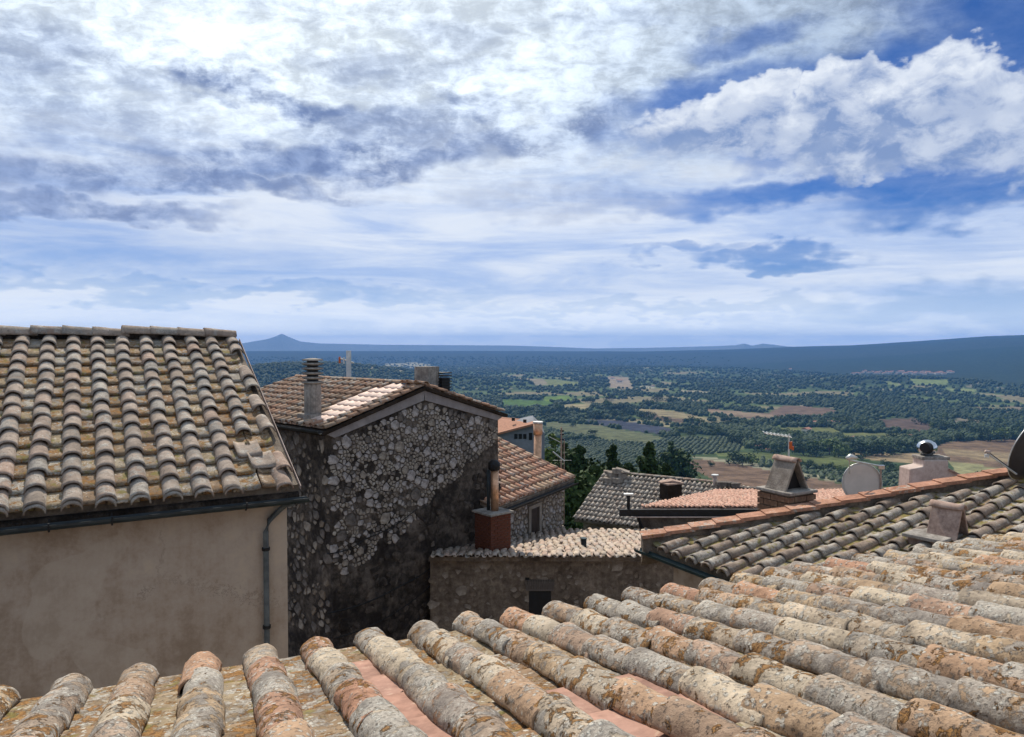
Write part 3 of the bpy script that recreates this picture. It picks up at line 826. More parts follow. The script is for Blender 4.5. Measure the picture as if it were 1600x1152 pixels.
left = list(SOLO_T)
for x0, x1, y0, y1, ph_ in ZONES + [(0, 1700, 0, 1152, 'out in the wide valley')]:
    for k_, lo_h, hi_h, wd in ((False, 11.5, 99, 'larger dark tree'), (False, 0, 11.5, 'smaller dark tree'), (True, 0, 99, 'bright green tree')):
        cl_ = sorted(t_ for t_ in left if x0 <= t_[0] < x1 and y0 <= t_[1] < y1 and t_[5] == k_ and lo_h <= t_[4] * F / t_[3] < hi_h)
        left = [t_ for t_ in left if t_ not in cl_]
        for i, (px_, py_, x_, y_, h_, kk) in enumerate(cl_):
            lb_ = (nth(i, len(cl_), wd) if len(cl_) > 1 else 'only ' + wd) + ' ' + ph_
            tree('valley_tree', x_, y_, h_, h_ * rnd.uniform(1.0, 1.6), CROWN_B if k_ else CROWN[rnd.randrange(5)], TRUNK[rnd.randrange(3)], lb_, 'tree', 'trees scattered over the valley', lift=-0.05, rot=rnd.random() * 6.28)

# woods, groves and hedges nobody could count: low clumps joined into one object each
def clump(seed, n=9):
    """a lumpy crown dome with a few leaf sprays breaking its outline"""
    rs = np.random.RandomState(seed)
    kk, nn = 7, 4
    V = [(0, 0, 0.98)]
    for i in range(1, nn + 1):
        f = i / nn
        for j in range(kk):
            t = 2 * math.pi * (j + 0.5 * (i % 2)) / kk
            r = 0.52 * math.sin(math.pi * min(f * 0.62, 0.5)) * rs.uniform(0.78, 1.18)
            V.append((math.cos(t) * r, math.sin(t) * r, 0.98 - 0.98 * f ** 1.25 + rs.uniform(-0.07, 0.07)))
    Fd = []
    for j in range(kk): Fd.append((0, 1 + j, 1 + (j + 1) % kk, 0))
    for i in range(nn - 1):
        for j in range(kk):
            a = 1 + i * kk + j; b_ = 1 + i * kk + (j + 1) % kk
            Fd.append((a, a + kk, b_ + kk, b_))
    V = np.array(V)
    # the top fan as slim quads
    extra = []
    Fq = []
    for f in Fd:
        if f[0] == f[3]:
            m_ = (V[f[1]] + V[f[0]]) / 2
            extra.append(m_); Fq.append((f[0], len(V) + len(extra) - 1, f[1], f[2]))
        else: Fq.append(f)
    V = np.vstack([V, extra])
    lf = np.full(len(V), rs.uniform(0.2, 0.6))
    Vc, Fc, lc = cards(n, crown_fn(4, seed), 0.13, seed)
    return np.vstack([V, Vc + (0, 0, 0.5)]), np.vstack([np.array(Fq), Fc + len(V)]), np.concatenate([lf, lc])
CL = [clump(s_) for s_ in range(300, 308)]
def forest(name, XY, Hs, mat, label, cat, wide=1.2, seed=1):
    rs = np.random.RandomState(seed)
    Vs, Fs, Ls, Rs = [], [], [], []
    Z = height(XY[:, 0], XY[:, 1]); n0 = 0
    kinds = rs.randint(0, len(CL), len(XY)); ang = rs.rand(len(XY)) * 6.28
    for k in range(len(CL)):
        sel = np.nonzero(kinds == k)[0]
        if not len(sel): continue
        V, Fq, lf = CL[k]
        c_, s_ = np.cos(ang[sel])[:, None], np.sin(ang[sel])[:, None]
        h = Hs[sel][:, None]; w = h * wide
        X = (V[:, 0] * c_ - V[:, 1] * s_) * w + XY[sel, 0][:, None]
        Y = (V[:, 0] * s_ + V[:, 1] * c_) * w + XY[sel, 1][:, None]
        ZZ = V[:, 2] * h + Z[sel][:, None]
        Vs.append(np.stack([X, Y, ZZ], -1).reshape(-1, 3))
        Fs.append((Fq[None] + (np.arange(len(sel)) * len(V))[:, None, None]).reshape(-1, 4) + n0)
        n0 += len(sel) * len(V)
        Ls.append(np.tile(lf, len(sel))); Rs.append(np.repeat(rs.rand(len(sel)), len(V)))
    me = mesh_from(name, np.vstack(Vs), np.vstack(Fs), mat, rnd=np.concatenate(Rs), smooth=False)
    a = me.attributes.new('leaf', 'FLOAT', 'POINT'); a.data.foreach_set('value', np.concatenate(Ls).astype(np.float32))
    return place(name, me, (0, 0, 0), label=label, cat=cat, kind='stuff')
rs = np.random.RandomState(8)
def scatter(n, rmin, rmax, px0=330, px1=1700):
    """points spread evenly over the land as it is seen from the village"""
    q = rs.rand(n); r = 1.0 / (1 / rmax + q * (1 / rmin - 1 / rmax))
    t = np.arctan((rs.uniform(px0, px1, n) - CX) / F)
    return r * np.sin(t), r * np.cos(t), r
x, y, r = scatter(34000, 1150, 7500)
z = height(x, y); px_, py_ = proj_px(x, y, z)
dens = vn(x / 230, y / 320, 41, 2, 0.5) * -0.9 + vn(x / 70, y / 110, 44, 3) * 0.8 + 0.42
keep = dens > rs.uniform(-0.25, 0.45, len(x))
for poly, col in FIELDS: keep &= ~inside(px_, py_, poly)
grove = inside(px_, py_, [(860, 690), (1060, 684), (1060, 725), (900, 745)]) | inside(px_, py_, [(1060, 676), (1150, 684), (1150, 712), (1060, 706)])
keep &= ~grove
keep &= r < np.interp(px_, [360, 1000, 1150, 1330, 1450, 1600], [5900, 6100, 5900, 4700, 4100, 3500])
XY = np.stack([x, y], 1)[keep]
forest('woodland', XY, rs.uniform(5, 11, len(XY)) * (1 + 0.3 * (r[keep] > 3000)), M['leaf_far'], 'dark broken woodland and hedgerows spread over the valley floor', 'woodland')
x, y, r = scatter(7000, 4600, 7600)
z = height(x, y); px_, py_ = proj_px(x, y, z)
XY = np.stack([x, y], 1)[(py_ < 600) & (rs.rand(len(x)) < np.interp(px_, [900, 1150], [1.0, -0.01]))]
forest('hill_forest', XY, rs.uniform(7, 11, len(XY)), M['leaf_far'], 'dense dark forest over the long plateau below the skyline', 'forest', 1.8, 2)
x, y, r = scatter(5200, 1300, 3600, 360, 660)
XY = np.stack([x, y], 1)
forest('knoll_wood', XY, rs.uniform(7, 12, len(XY)), M['leaf_far'], 'dark wood covering the low hill behind the stone house ridge', 'woodland', 1.4, 3)
# olive grove: planted in rows
gx, gy = np.meshgrid(np.arange(-100, 700, 7.5), np.arange(650, 1900, 8.0))
gx = gx + rs.normal(0, 0.8, gx.shape); gy = gy + rs.normal(0, 0.8, gy.shape)
ga = 0.35; x, y = gx * math.cos(ga) + gy * math.sin(ga) - 260, -gx * math.sin(ga) + gy * math.cos(ga)
x, y = x.ravel(), y.ravel(); z = height(x, y); px_, py_ = proj_px(x, y, z)
k_ = (inside(px_, py_, [(850, 672), (900, 684), (1010, 694), (1045, 684), (1150, 684), (1160, 706), (1070, 712), (1060, 730), (900, 760), (840, 720)])
      | inside(px_, py_, [(1190, 716), (1330, 735), (1420, 742), (1420, 765), (1300, 752), (1180, 728)])) & (rs.rand(len(x)) < 0.86)
XY = np.stack([x, y], 1)[k_]
forest('olive_grove', XY, rs.uniform(3.2, 4.8, len(XY)), M['leaf_grove'], 'grey green olive grove planted in rows behind the dark pointed trees', 'olive grove', 1.35, 4)

# far houses, each with walls and a tiled roof
def far_house(px, py, w, label, group, az=None, d=None):
    x_, y_ = on_land(px, py)
    z_ = ground_z(x_, y_)
    w_ = w * y_ / F; d_ = w_ * (d or 0.7); h_ = w_ * 0.42
    az = rnd.uniform(-0.8, 0.8) if az is None else az
    o = empty('farmhouse', (x_, y_, z_), label, 'house', group)
    MB().box((x_, y_, z_ + h_ / 2), (w_, d_, h_), az).put('walls', M['farwall'], o)
    c_, s_ = math.cos(-az), math.sin(-az)
    Rm = np.array([[c_, -s_, 0], [s_, c_, 0], [0, 0, 1]])
    a, b, e_ = w_ * 0.54, d_ * 0.56, w_ * 0.16
    pr = np.array([[-a, -b, 0], [-a, b, 0], [-a, 0, e_]]) @ Rm.T + (x_, y_, z_ + h_ + 0.02)
    MB().extr(pr, Rm @ np.array([2 * a, 0, 0])).put('roof', M['farroof'], o)
    wb = MB()
    for k in (-0.28, 0.05, 0.3):
        wb.box(np.array([k * w_, -d_ / 2, 0]) @ Rm.T + (x_, y_, z_ + h_ * 0.55), (w_ * 0.1, 0.12, h_ * 0.28), az)
    wb.put('windows', M['glass'], o)
VIL = []
for i in range(34):
    px_ = 1334 + (1492 - 1334) * (i + rnd.uniform(-0.35, 0.35)) / 34
    VIL.append((px_, 583.5 + rnd.uniform(-1.5, 2.5), rnd.uniform(2.6, 5.2)))
VIL.sort()
for i, (px_, py_, w) in enumerate(VIL):
    far_house(px_, py_, w * 1.35, nth(i, len(VIL), 'tiny pale house') + ' in the far hill village', 'houses of the far hill village')
SC = [(1273, 663, 9, 'cream farmhouse with a pale front, left of the valley trees in mid distance'), (1298, 663, 10, 'low cream farm building right beside the cream farmhouse'),
 (1164, 667, 9, 'small white farmhouse in front of the dark hedge left of the brown field'), (1260, 677, 15, 'broad brownish farmhouse behind the aerial on the brick chimney'),
 (1126, 673, 7, 'tiny white shed on the edge of the olive field'), (1310, 662, 6, 'tiny pale shed to the right of the farm buildings'), (1235, 578, 4, 'single white house on the wooded rise below the plateau'),
 (968, 598, 8, 'pale quarry side house near the tan clearing'), (957, 592, 5, 'tiny house above the tan clearing'), (815, 594, 5, 'tiny white house at the left end of the light green field'),
 (1020, 605, 5, 'tiny house on the pale strip right of the clearing'), (1186, 702, 12, 'pale roofed house among dark trees left of the aerial'), (1332, 688, 10, 'pinkish farmhouse among the trees above the white dish'),
 (1425, 685, 9, 'low reddish farmhouse left of the wide brown field'), (1505, 685, 6, 'tiny white shed at the top edge of the wide brown field'), (1200, 706, 7, 'tiny white outhouse beside the pale roofed house')]
for px_, py_, w, lb in SC: far_house(px_, py_, w, lb, 'scattered farmhouses')

# ---------------------------------------------------------------- tiled roofs
class Roof:
    """az: bearing that points up the slope; O: a point on the eave line; s runs along the eave, t up the slope"""
    def __init__(self, az, slope, O):
        self.az, self.sl, self.O = az, slope, np.asarray(O, float)
        self.u = np.array([math.sin(az), math.cos(az), 0]); self.e = np.array([math.cos(az), -math.sin(az), 0])
        self.r = self.u * math.cos(slope) + UP * math.sin(slope); self.n = np.cross(self.e, self.r)
        if self.n[2] < 0: self.n = -self.n
    def P(self, s, t, h=0.0): return self.O + self.e * s + self.r * t + self.n * h
    def hit(self, px, py):
        d = ray(px, py); return d * (np.dot(self.O, self.n) / np.dot(d, self.n))
    def st(self, px, py):
        q = self.hit(px, py) - self.O
        return float(q @ self.e), float(q @ self.r)
    def M(self, s, t, h, tilt=0.0, yaw=0.0, roll=0.0):
        B = Matrix([[self.e[i], self.r[i], self.n[i]] for i in range(3)]).to_4x4()
        return Matrix.Translation(Vector(self.P(s, t, h))) @ B @ Matrix.Rotation(yaw, 4, 'Z') @ Matrix.Rotation(tilt, 4, 'X') @ Matrix.Rotation(roll, 4, 'Y')
    def deck(self, house, st, th, mat, name='roof', drop=0.0):
        mb = MB(); mb.extr([self.P(s, t, -drop) for s, t in st], -self.n * th)
        return mb.put(name, mat, house)

def smooth_noise(rs, k, shape):
    T = rs.rand(k + 3, k + 3)
    u = np.linspace(0, k, shape[0]); v = np.linspace(0, k, shape[1])
    ui, vi = u.astype(int), v.astype(int); fu, fv = (u - ui)[:, None], (v - vi)[None]
    fu = fu * fu * (3 - 2 * fu); fv = fv * fv * (3 - 2 * fv)
    a = T[np.ix_(ui, vi)]; b = T[np.ix_(ui + 1, vi)]; c = T[np.ix_(ui, vi + 1)]; d = T[np.ix_(ui + 1, vi + 1)]
    return (a * (1 - fu) + b * fu) * (1 - fv) + (c * (1 - fu) + d * fu) * fv - 0.5
def barrel(L, w0, w1, th, seg, nl, amp, seed, rise=0.88, chip=0.0):
    """half-barrel tile: wide open end at y = 0, crown up"""
    rs = np.random.RandomState(seed)
    A = np.linspace(-0.06, math.pi + 0.06, seg + 1)
    N1 = smooth_noise(rs, 4, (nl + 1, seg + 1)); N2 = smooth_noise(rs, 11, (nl + 1, seg + 1)) if nl > 6 else N1 * 0
    endj = np.interp(np.arange(seg + 1), np.linspace(0, seg, 6), rs.uniform(-1, 1, 6)) * chip
    ring_o, ring_i = [], []
    for j in range(nl + 1):
        f = j / nl; y = f * L
        w = w0 + (w1 - w0) * f
        yy = y + endj * max(0, 1 - f * 5) + np.roll(endj, 2) * max(0, f * 5 - 4)
        ro = w / 2 + amp * (N1[j] + 0.6 * N2[j]) * 2
        ri = w / 2 - th + amp * N1[j] * 0.6
        ring_o.append(np.stack([ro * np.cos(A), yy, ro * np.sin(A) * rise], -1))
        ring_i.append(np.stack([ri * np.cos(A), yy, ri * np.sin(A) * rise - 0.0], -1))
    V = np.vstack(ring_o + ring_i); k = seg + 1; m = (nl + 1) * k
    Fs = []
    for j in range(nl):
        for i in range(seg):
            a = j * k + i
            Fs.append((a, a + 1, a + k + 1, a + k)); Fs.append((m + a, m + a + k, m + a + k + 1, m + a + 1))
        for i in (0, seg):
            a = j * k + i; Fs.append((a, a + k, m + a + k, m + a) if i == 0 else (a, m + a, m + a + k, a + k))
    for j in (0, nl):
        for i in range(seg):
            a = j * k + i; Fs.append((a, m + a, m + a + 1, a + 1) if j == 0 else (a, a + 1, m + a + 1, m + a))
    return V, np.array(Fs)
def pan(L, w, th, rim, nx, ny, amp, seed):
    """flat tray tile with turned-up edges, front lip at y = 0"""
    rs = np.random.RandomState(seed)
    N = smooth_noise(rs, 5, (ny + 1, nx + 1))
    xs = np.linspace(-w / 2, w / 2, nx + 1); ys = np.linspace(0, L, ny + 1)
    top = []
    for j in range(ny + 1):
        z = th + amp * N[j] * 2 + 0.022 * np.abs(2 * xs / w) ** 4
        z[0] += rim; z[-1] += rim
        top.append(np.stack([xs, np.full(nx + 1, ys[j]) + (amp * 3 * N[(j * 3) % ny] if j == 0 else 0), z], -1))
    bot = [t * (1, 1, 0) for t in top]
    V = np.vstack(top + bot); k = nx + 1; m = (ny + 1) * k
    Fs = []
    for j in range(ny):
        for i in range(nx):
            a = j * k + i
            Fs.append((a, a + 1, a + k + 1, a + k)); Fs.append((m + a, m + a + k, m + a + k + 1, m + a + 1))
        Fs.append((j * k, j * k + k, m + j * k + k, m + j * k)); a = j * k + nx; Fs.append((a, m + a, m + a + k, a + k))
    for i in range(nx):
        Fs.append((i, m + i, m + i + 1, i + 1)); a = ny * k + i; Fs.append((a, a + 1, m + a + 1, m + a))
    return V, np.array(Fs)
def in_poly(s, t, poly): return bool(inside([s], [t], poly)[0])

def lay_tiles(rf, roof_ob, cols, sp, ex, tmax, clip, covers, pans, seed=1, lift=0.022, cz=0.018, pz=0.0, jit=1.0, skip=None, tmin=0.0,
              cover_mat=None, pan_mat=None, cover_name='cover_tile', pan_name='pan_tile', off=0.0, phase=0.0):
    """rows of cover tiles over rows of flat tiles, each tile an object"""
    rs = random.Random(seed)
    nrow = int(math.ceil((tmax - tmin) / ex))
    tl = -math.atan(lift / ex)
    nC = nP = 0
    for k in cols:
        s0 = off + k * sp
        ds = rs.uniform(-0.008, 0.008) * jit
        for j in range(nrow):
            t0 = tmin + j * ex + phase + rs.uniform(-0.012, 0.012) * jit
            ds += rs.uniform(-0.006, 0.006) * jit; ds *= 0.85
            if covers and clip(s0, t0 + ex * 0.5) and not (skip and skip(k, j, 'c')):
                me = covers[rs.randrange(len(covers))]
                if cover_mat: me = cover_mat(me, rs)
                place(cover_name, me, None, roof_ob, rf.M(s0 + ds, t0, cz + lift + rs.uniform(0, 0.006) * jit, tl + rs.uniform(-0.012, 0.012) * jit, rs.uniform(-0.03, 0.03) * jit, rs.uniform(-0.05, 0.05) * jit))
                nC += 1
            t1 = tmin + j * ex + phase * 0.5 + rs.uniform(-0.008, 0.008) * jit
            if pans and clip(s0 + sp / 2, t1 + ex * 0.5) and not (skip and skip(k, j, 'p')):
                me = pans[rs.randrange(len(pans))]
                place(pan_name, me, None, roof_ob, rf.M(s0 + sp / 2 + rs.uniform(-0.004, 0.004) * jit, t1, pz + lift, tl, rs.uniform(-0.012, 0.012) * jit))
                nP += 1
    return nC, nP
def joined_tiles(rf, roof_ob, poly, sp, ex, w0, w1, mat, seed=1, lift=0.03, seg=5, name='roof_tiles', L=None, gaps=0.0, bend=0.018, rise=0.88):
    """tiles too small to pick apart singly: real half-barrels joined into one part"""
    rs = np.random.RandomState(seed)
    L = L or ex * 1.2
    V, Fq = barrel(L, w0, w1, 0.012, seg, 1, 0.0, 1, rise)
    Vg, Fg = barrel(L, w0 * 0.95, w1 * 0.95, 0.012, seg, 1, 0.0, 1)
    Vg = Vg * (1, 1, -0.8)
    s_all = [p[0] for p in poly]; t_all = [p[1] for p in poly]
    allV, allF, R_, n0 = [], [], [], 0
    B = np.array([rf.e, rf.r, rf.n])
    a = -math.atan(lift / ex); ca, sa = math.cos(a), math.sin(a)
    for k in range(int(min(s_all) / sp) - 1, int(max(s_all) / sp) + 2):
        for j in range(int(min(t_all) / ex) - 1, int(max(t_all) / ex) + 2):
            for cov in (1, 0):
                s, t = (k + (0 if cov else 0.5)) * sp, j * ex
                if not in_poly(s, t + ex / 2, poly) or (cov and rs.rand() < gaps): continue
                W = (V if cov else Vg).copy()
                W = np.stack([W[:, 0], W[:, 1] * ca - W[:, 2] * sa, W[:, 1] * sa + W[:, 2] * ca], 1)
                W += (s + rs.normal(0, bend * 0.6), t + rs.normal(0, bend), lift + (0.035 if cov else 0.05) + rs.uniform(0, bend * 0.6))
                allV.append(rf.O + W @ B); allF.append((Fq if cov else Fg[:, ::-1]) + n0); n0 += len(W)
                R_ += [rs.rand()] * len(W)
    if not allV: return None
    Vv = np.vstack(allV); o = Vv.mean(0)
    me = mesh_from(name, Vv - o, np.vstack(allF), mat, rnd=R_)
    return place(name, me, o, roof_ob, kind='stuff')
def mesh_set(fn, mat, n, name, **kw):
    out = []
    for i in range(n):
        V, Fq = fn(seed=11 + i * 7, **kw)
        out.append(mesh_from(name, V, Fq, mat))
    return out

# rubble: a power diagram cut into single stones
def stones_in(poly, sizes, n, seed, gap=0.02, rounding=0.2, keep=None, tries=30000):
    """returns outlines (lists of 2-D points) of stones fitted into poly"""
    rs = np.random.RandomState(seed)
    xs = [p[0] for p in poly]; ys = [p[1] for p in poly]
    P = np.zeros((0, 2)); Rd = np.zeros(0)
    lo, hi = sizes
    for i in range(tries):
        if len(P) >= n: break
        f = i / tries
        c = np.array([rs.uniform(min(xs), max(xs)), rs.uniform(min(ys), max(ys))])
        r = lo + (hi - lo) * rs.rand() ** 2.2 * (1 - f * 0.8)
        if not in_poly(c[0], c[1], poly): continue
        if len(P) and np.any(np.hypot(*(P - c).T) < (Rd + r) * 0.86): continue
        P = np.vstack([P, c]); Rd = np.append(Rd, r)
    out = []
    for i in range(len(P)):
        if keep and not keep(P[i]): continue
        r = Rd[i] * 1.6
        cell = [np.array([math.cos(a) * r * 1.15, math.sin(a) * r]) for a in np.linspace(0, 2 * math.pi, 9)[:-1] + rs.rand()]
        for j in range(len(P)):
            if j == i: continue
            d = P[j] - P[i]; L = np.hypot(*d)
            if L > (Rd[i] + Rd[j]) * 2.4: continue
            m_ = (L * L + Rd[i] ** 2 - Rd[j] ** 2) / (2 * L) - gap / 2
            nrm = d / L; new = []
            for q in range(len(cell)):
                a, b = cell[q], cell[(q + 1) % len(cell)]
                da, db = a @ nrm - m_, b @ nrm - m_
                if da <= 0: new.append(a)
                if (da < 0) != (db < 0) and abs(da - db) > 1e-9: new.append(a + (b - a) * da / (da - db))
            cell = new
            if len(cell) < 3: break
        if len(cell) < 3: continue
        c = np.array(cell); ctr = c.mean(0)
        # cut the corners so the outline is lumpy, not a crystal
        soft = []
        for q in range(len(c)):
            a, b, d_ = c[q - 1], c[q], c[(q + 1) % len(c)]
            soft += [b + (a - b) * rounding, b + (d_ - b) * rounding]
        soft = np.array(soft); soft = ctr + (soft - ctr) * rs.uniform(0.76, 1.06, (len(soft), 1))
        out.append((P[i], Rd[i], soft + P[i]))
    return out
def stone_shape(o2, depth, rs):
    """outline -> bulging stone, in (along, up, out) coordinates"""
    c = o2.mean(0); n = len(o2)
    z1 = depth * rs.uniform(0.45, 0.7); z2 = depth * rs.uniform(0.85, 1.1, n)
    A = np.column_stack([o2, np.full(n, -0.03)]); B = np.column_stack([c + (o2 - c) * 0.96, np.full(n, z1)])
    C = np.column_stack([c + (o2 - c) * rs.uniform(0.60, 0.80), z2])
    V = np.vstack([A, B, C, [[c[0], c[1], depth * rs.uniform(0.9, 1.15)]]])
    Fs = []
    for i in range(n):
        j = (i + 1) % n
        Fs += [(i, j, n + j, n + i), (n + i, n + j, 2 * n + j, 2 * n + i), (2 * n + i, 2 * n + j, 3 * n)]
    return V, Fs
def set_stones(house, sts, O, ax, out, mats, depth, seed, name='stone', joined=False):
    """ax: horizontal unit vector of the wall; out: outward normal"""
    rs = np.random.RandomState(seed)
    Bm = np.array([ax, UP, out])
    mb = MB()
    for (c, r, o2) in sts:
        V, Fs = stone_shape(o2, depth * (0.6 + r / 0.25), rs)
        W = O + V @ Bm
        if joined: mb.add(W, Fs); continue
        ctr = W.mean(0)
        me = mesh_from(name, W - ctr, Fs, mats[rs.randint(0, len(mats))], smooth=False)
        place(name, me, ctr, house)
    if joined: mb.put(name, mats[0], house, kind='stuff', smooth=False)

# ================================================================= the foreground house
A = Roof(-0.3957, -0.203, np.array([math.sin(-0.3957) * 4.152, math.cos(-0.3957) * 4.152, -1.775]))
A.r = A.r; HA = empty('house', A.P(3, -2.5, -7.5), 'nearest house, seen from just above its sunlit roof of lichen covered pale tiles', 'house')
# for this roof "up the slope" is towards the camera: turn the frame round
A = Roof(-0.3957 + math.pi, 0.203, A.O)
MB().extr([A.P(s, t, -0.03) for s, t in ((3.6, 0.12), (3.6, 9.5), (-9.5, 9.5), (-9.5, 0.12))], -A.n * 0.10).put('roof', M['mortar2'], HA)
roofA = [o for o in HA.children][0]
body = MB(); ftp = [A.P(3.3, 0.55, -0.2), A.P(-9.2, 0.55, -0.2), A.P(-9.2, 9.2, -0.2), A.P(3.3, 9.2, -0.2)]
top = [p.copy() for p in ftp]; bot = [np.array([p[0], p[1], -9.4]) for p in ftp]
body.add(np.vstack([bot, top]), [(3, 2, 1, 0), (4, 5, 6, 7)] + [(i, (i + 1) % 4, 4 + (i + 1) % 4, 4 + i) for i in range(4)])
body.put('walls', M['plaster'], HA)
def seen(rf, lo=-200, hi=1800, bottom=1290, near=0.9, h=0.0):
    def f(s, t):
        P = rf.P(s, t, h)
        if P[1] < near: return False
        x, y = proj_px(P[0], P[1], P[2])
        return lo < x < hi and y < bottom
    return f
foreC = mesh_set(barrel, M['fore'], 12, 'cover_tile', L=0.47, w0=0.187, w1=0.168, th=0.011, seg=20, nl=30, amp=0.0060, chip=0.016)
foreP = mesh_set(pan, M['fore_pan'], 5, 'pan_tile', L=0.42, w=0.275, th=0.02, rim=0.012, nx=8, ny=10, amp=0.003)
foreN = mesh_set(pan, M['fore_clean'], 2, 'pan_tile', L=0.42, w=0.275, th=0.02, rim=0.012, nx=4, ny=4, amp=0.0006)
sA0 = 0.6576 - 0.30 * 30                       # in the turned frame s runs the other way
visA = seen(A)
rsA = random.Random(5)
# columns: k = 0 is the first whole column at the left edge of the picture
colsA = range(-3, 27)
nrow = 16; exA = 0.375; tlA = -math.atan(0.018 / exA)
EAVE_J = {}
for k in colsA:
    s0 = 0.6576 - 0.30 * k
    ds = 0.0; e0 = rsA.uniform(-0.05, 0.03)
    for j in range(nrow):
        t0 = e0 + j * exA + rsA.uniform(-0.035, 0.035)
        ds = ds * 0.8 + rsA.uniform(-0.012, 0.012)
        if visA(s0, t0 + 0.2):
            place('cover_tile', foreC[rsA.randrange(12)], None, roofA,
                  A.M(s0 + ds, t0, 0.028 + 0.018 + rsA.uniform(0, 0.010), tlA + rsA.uniform(-0.02, 0.02), rsA.uniform(-0.055, 0.055), rsA.uniform(-0.12, 0.12)))
        t1 = 0.02 + j * exA + rsA.uniform(-0.01, 0.01)
        if visA(s0 - 0.15, t1 + 0.2):
            # one channel was relaid with newer pink tiles
            new = (k == 4 and 0 < j < 9) or (k == 6 and 3 < j < 9) or (k == 7 and j in (4, 5))
            me = foreN[rsA.randrange(2)] if new else foreP[rsA.randrange(5)]
            place('pan_tile', me, None, roofA, A.M(s0 - 0.15, t1, 0.022, tlA, rsA.uniform(-0.015, 0.015)))

# ================================================================= plastered house on the left
B = Roof(-0.5302, 0.4262, np.array([math.sin(-0.5302) * 8.278, math.cos(-0.5302) * 8.278, -1.60]))
HB = empty('house', B.P(0, 2, -7.5), 'beige plastered house on the left with a sloping roof of grey brown tiles', 'house')
roofB = B.deck(HB, [(-3.6, 0.05), (2.06, 0.05), (2.02, 4.12), (-3.6, 4.12)], 0.10, M['mortar2'])
back = Roof(-0.5302 + math.pi, 0.4262, B.P(0, 4.12) + B.u * 3.7 * math.cos(0.4262) * 1.0 - UP * 3.7 * math.sin(0.4262))
MB().extr([B.P(-3.6, 4.12, -0.01), B.P(2.02, 4.12, -0.01), B.P(2.02, 4.12, -0.01) + B.u * 3.4 - UP * 1.5, B.P(-3.6, 4.12, -0.01) + B.u * 3.4 - UP * 1.5], -UP * 0.1).put('back_roof', M['mortar2'], HB)
zt = lambda t: B.P(0, t, -0.11)[2]
w0 = B.P(0, 0.30)[:2]
body = MB()
f0 = lambda s, t, z: np.array([*(B.P(s, t)[:2]), z])
prof = [f0(1.97, 0.30, -9.4), f0(1.97, 0.30, zt(0.30)), f0(1.97, 4.1, zt(4.1)), f0(1.97, 7.2, zt(4.1) - 1.4), f0(1.97, 7.2, -9.4)]
body.extr(prof, -B.e * 5.3).put('walls', M['plaster'], HB)
leftC = mesh_set(barrel, M['left'], 10, 'cover_tile', L=0.40, w0=0.192, w1=0.158, th=0.016, seg=12, nl=8, amp=0.0035, chip=0.008)
leftP = mesh_set(pan, M['left_pan'], 5, 'pan_tile', L=0.36, w=0.285, th=0.026, rim=0.008, nx=6, ny=4, amp=0.004)
def skipB(k, j, kind):
    if kind == 'c' and k == 8: return j < 4
    if kind == 'c' and k == 9: return j in (0, 2, 3, 5, 7, 10, 11)
    return False
offB = -0.7676
lay_tiles(B, roofB, range(-3, 10), 0.30, 0.29, 4.05, lambda s, t: -1.75 < s < 2.02, leftC, leftP, seed=21, lift=0.026, cz=0.024, jit=1.5, skip=skipB, off=offB, phase=-0.03)
# doubled cover tiles at the eave show as a second lip
rsb = random.Random(9)
for k in range(-3, 8):
    place('cover_tile', leftC[rsb.randrange(10)], None, roofB, B.M(offB + k * 0.30 + rsb.uniform(-0.01, 0.01), -0.07, 0.032, -0.05, rsb.uniform(-0.03, 0.03)))
place('cover_tile', leftC[3], None, roofB, B.M(offB + 9 * 0.30 - 0.05, -0.06, 0.02, -0.02, 0.05))
looseP = mesh_from('pan_tile', *pan(0.34, 0.27, 0.024, 0.0, 6, 4, 0.003, 9), M['left'])
for (s, t, y_) in ((1.62, 0.60, 0.03), (1.74, 0.34, 0.05)):
    place('pan_tile', looseP, None, roofB, B.M(s, t, 0.060, -0.06, y_))
# ridge course
ridgeC = mesh_set(barrel, M['left'], 4, 'ridge_tile', L=0.46, w0=0.27, w1=0.23, th=0.018, seg=12, nl=6, amp=0.005, chip=0.01)
for i in range(16):
    s = 1.54 - i * 0.37
    Mx = Matrix.Translation(Vector(B.P(s, 4.12, 0.080 + rsb.uniform(-0.014, 0.018)))) @ Matrix([[-B.e[q], -B.u[q], UP[q]] for q in range(3)]).to_4x4() @ Matrix.Rotation(math.pi / 2, 4, 'Z') @ Matrix.Rotation(-0.04 + rsb.uniform(-0.02, 0.02), 4, 'X')
    place('ridge_tile', ridgeC[i % 4], None, roofB, Mx)
mb = MB(); mb.extr([B.P(2.0, 4.05, 0.0), B.P(2.0, 4.22, 0.0), B.P(2.0, 4.17, 0.12), B.P(2.0, 4.07, 0.12)], -B.e * 5.6); mb.put('shaded_mortar_bed', M['mortar'], roofB)  # mortar coloured dark to paint the shadow gap below the ridge tiles
mb = MB(); mb.extr([B.P(2.055, -0.02, -0.02), B.P(2.055, 4.1, -0.02), B.P(2.055, 4.1, 0.03), B.P(2.055, -0.02, 0.03)], B.e * 0.007); mb.put('verge_strip', M['whiteplaster'], roofB)
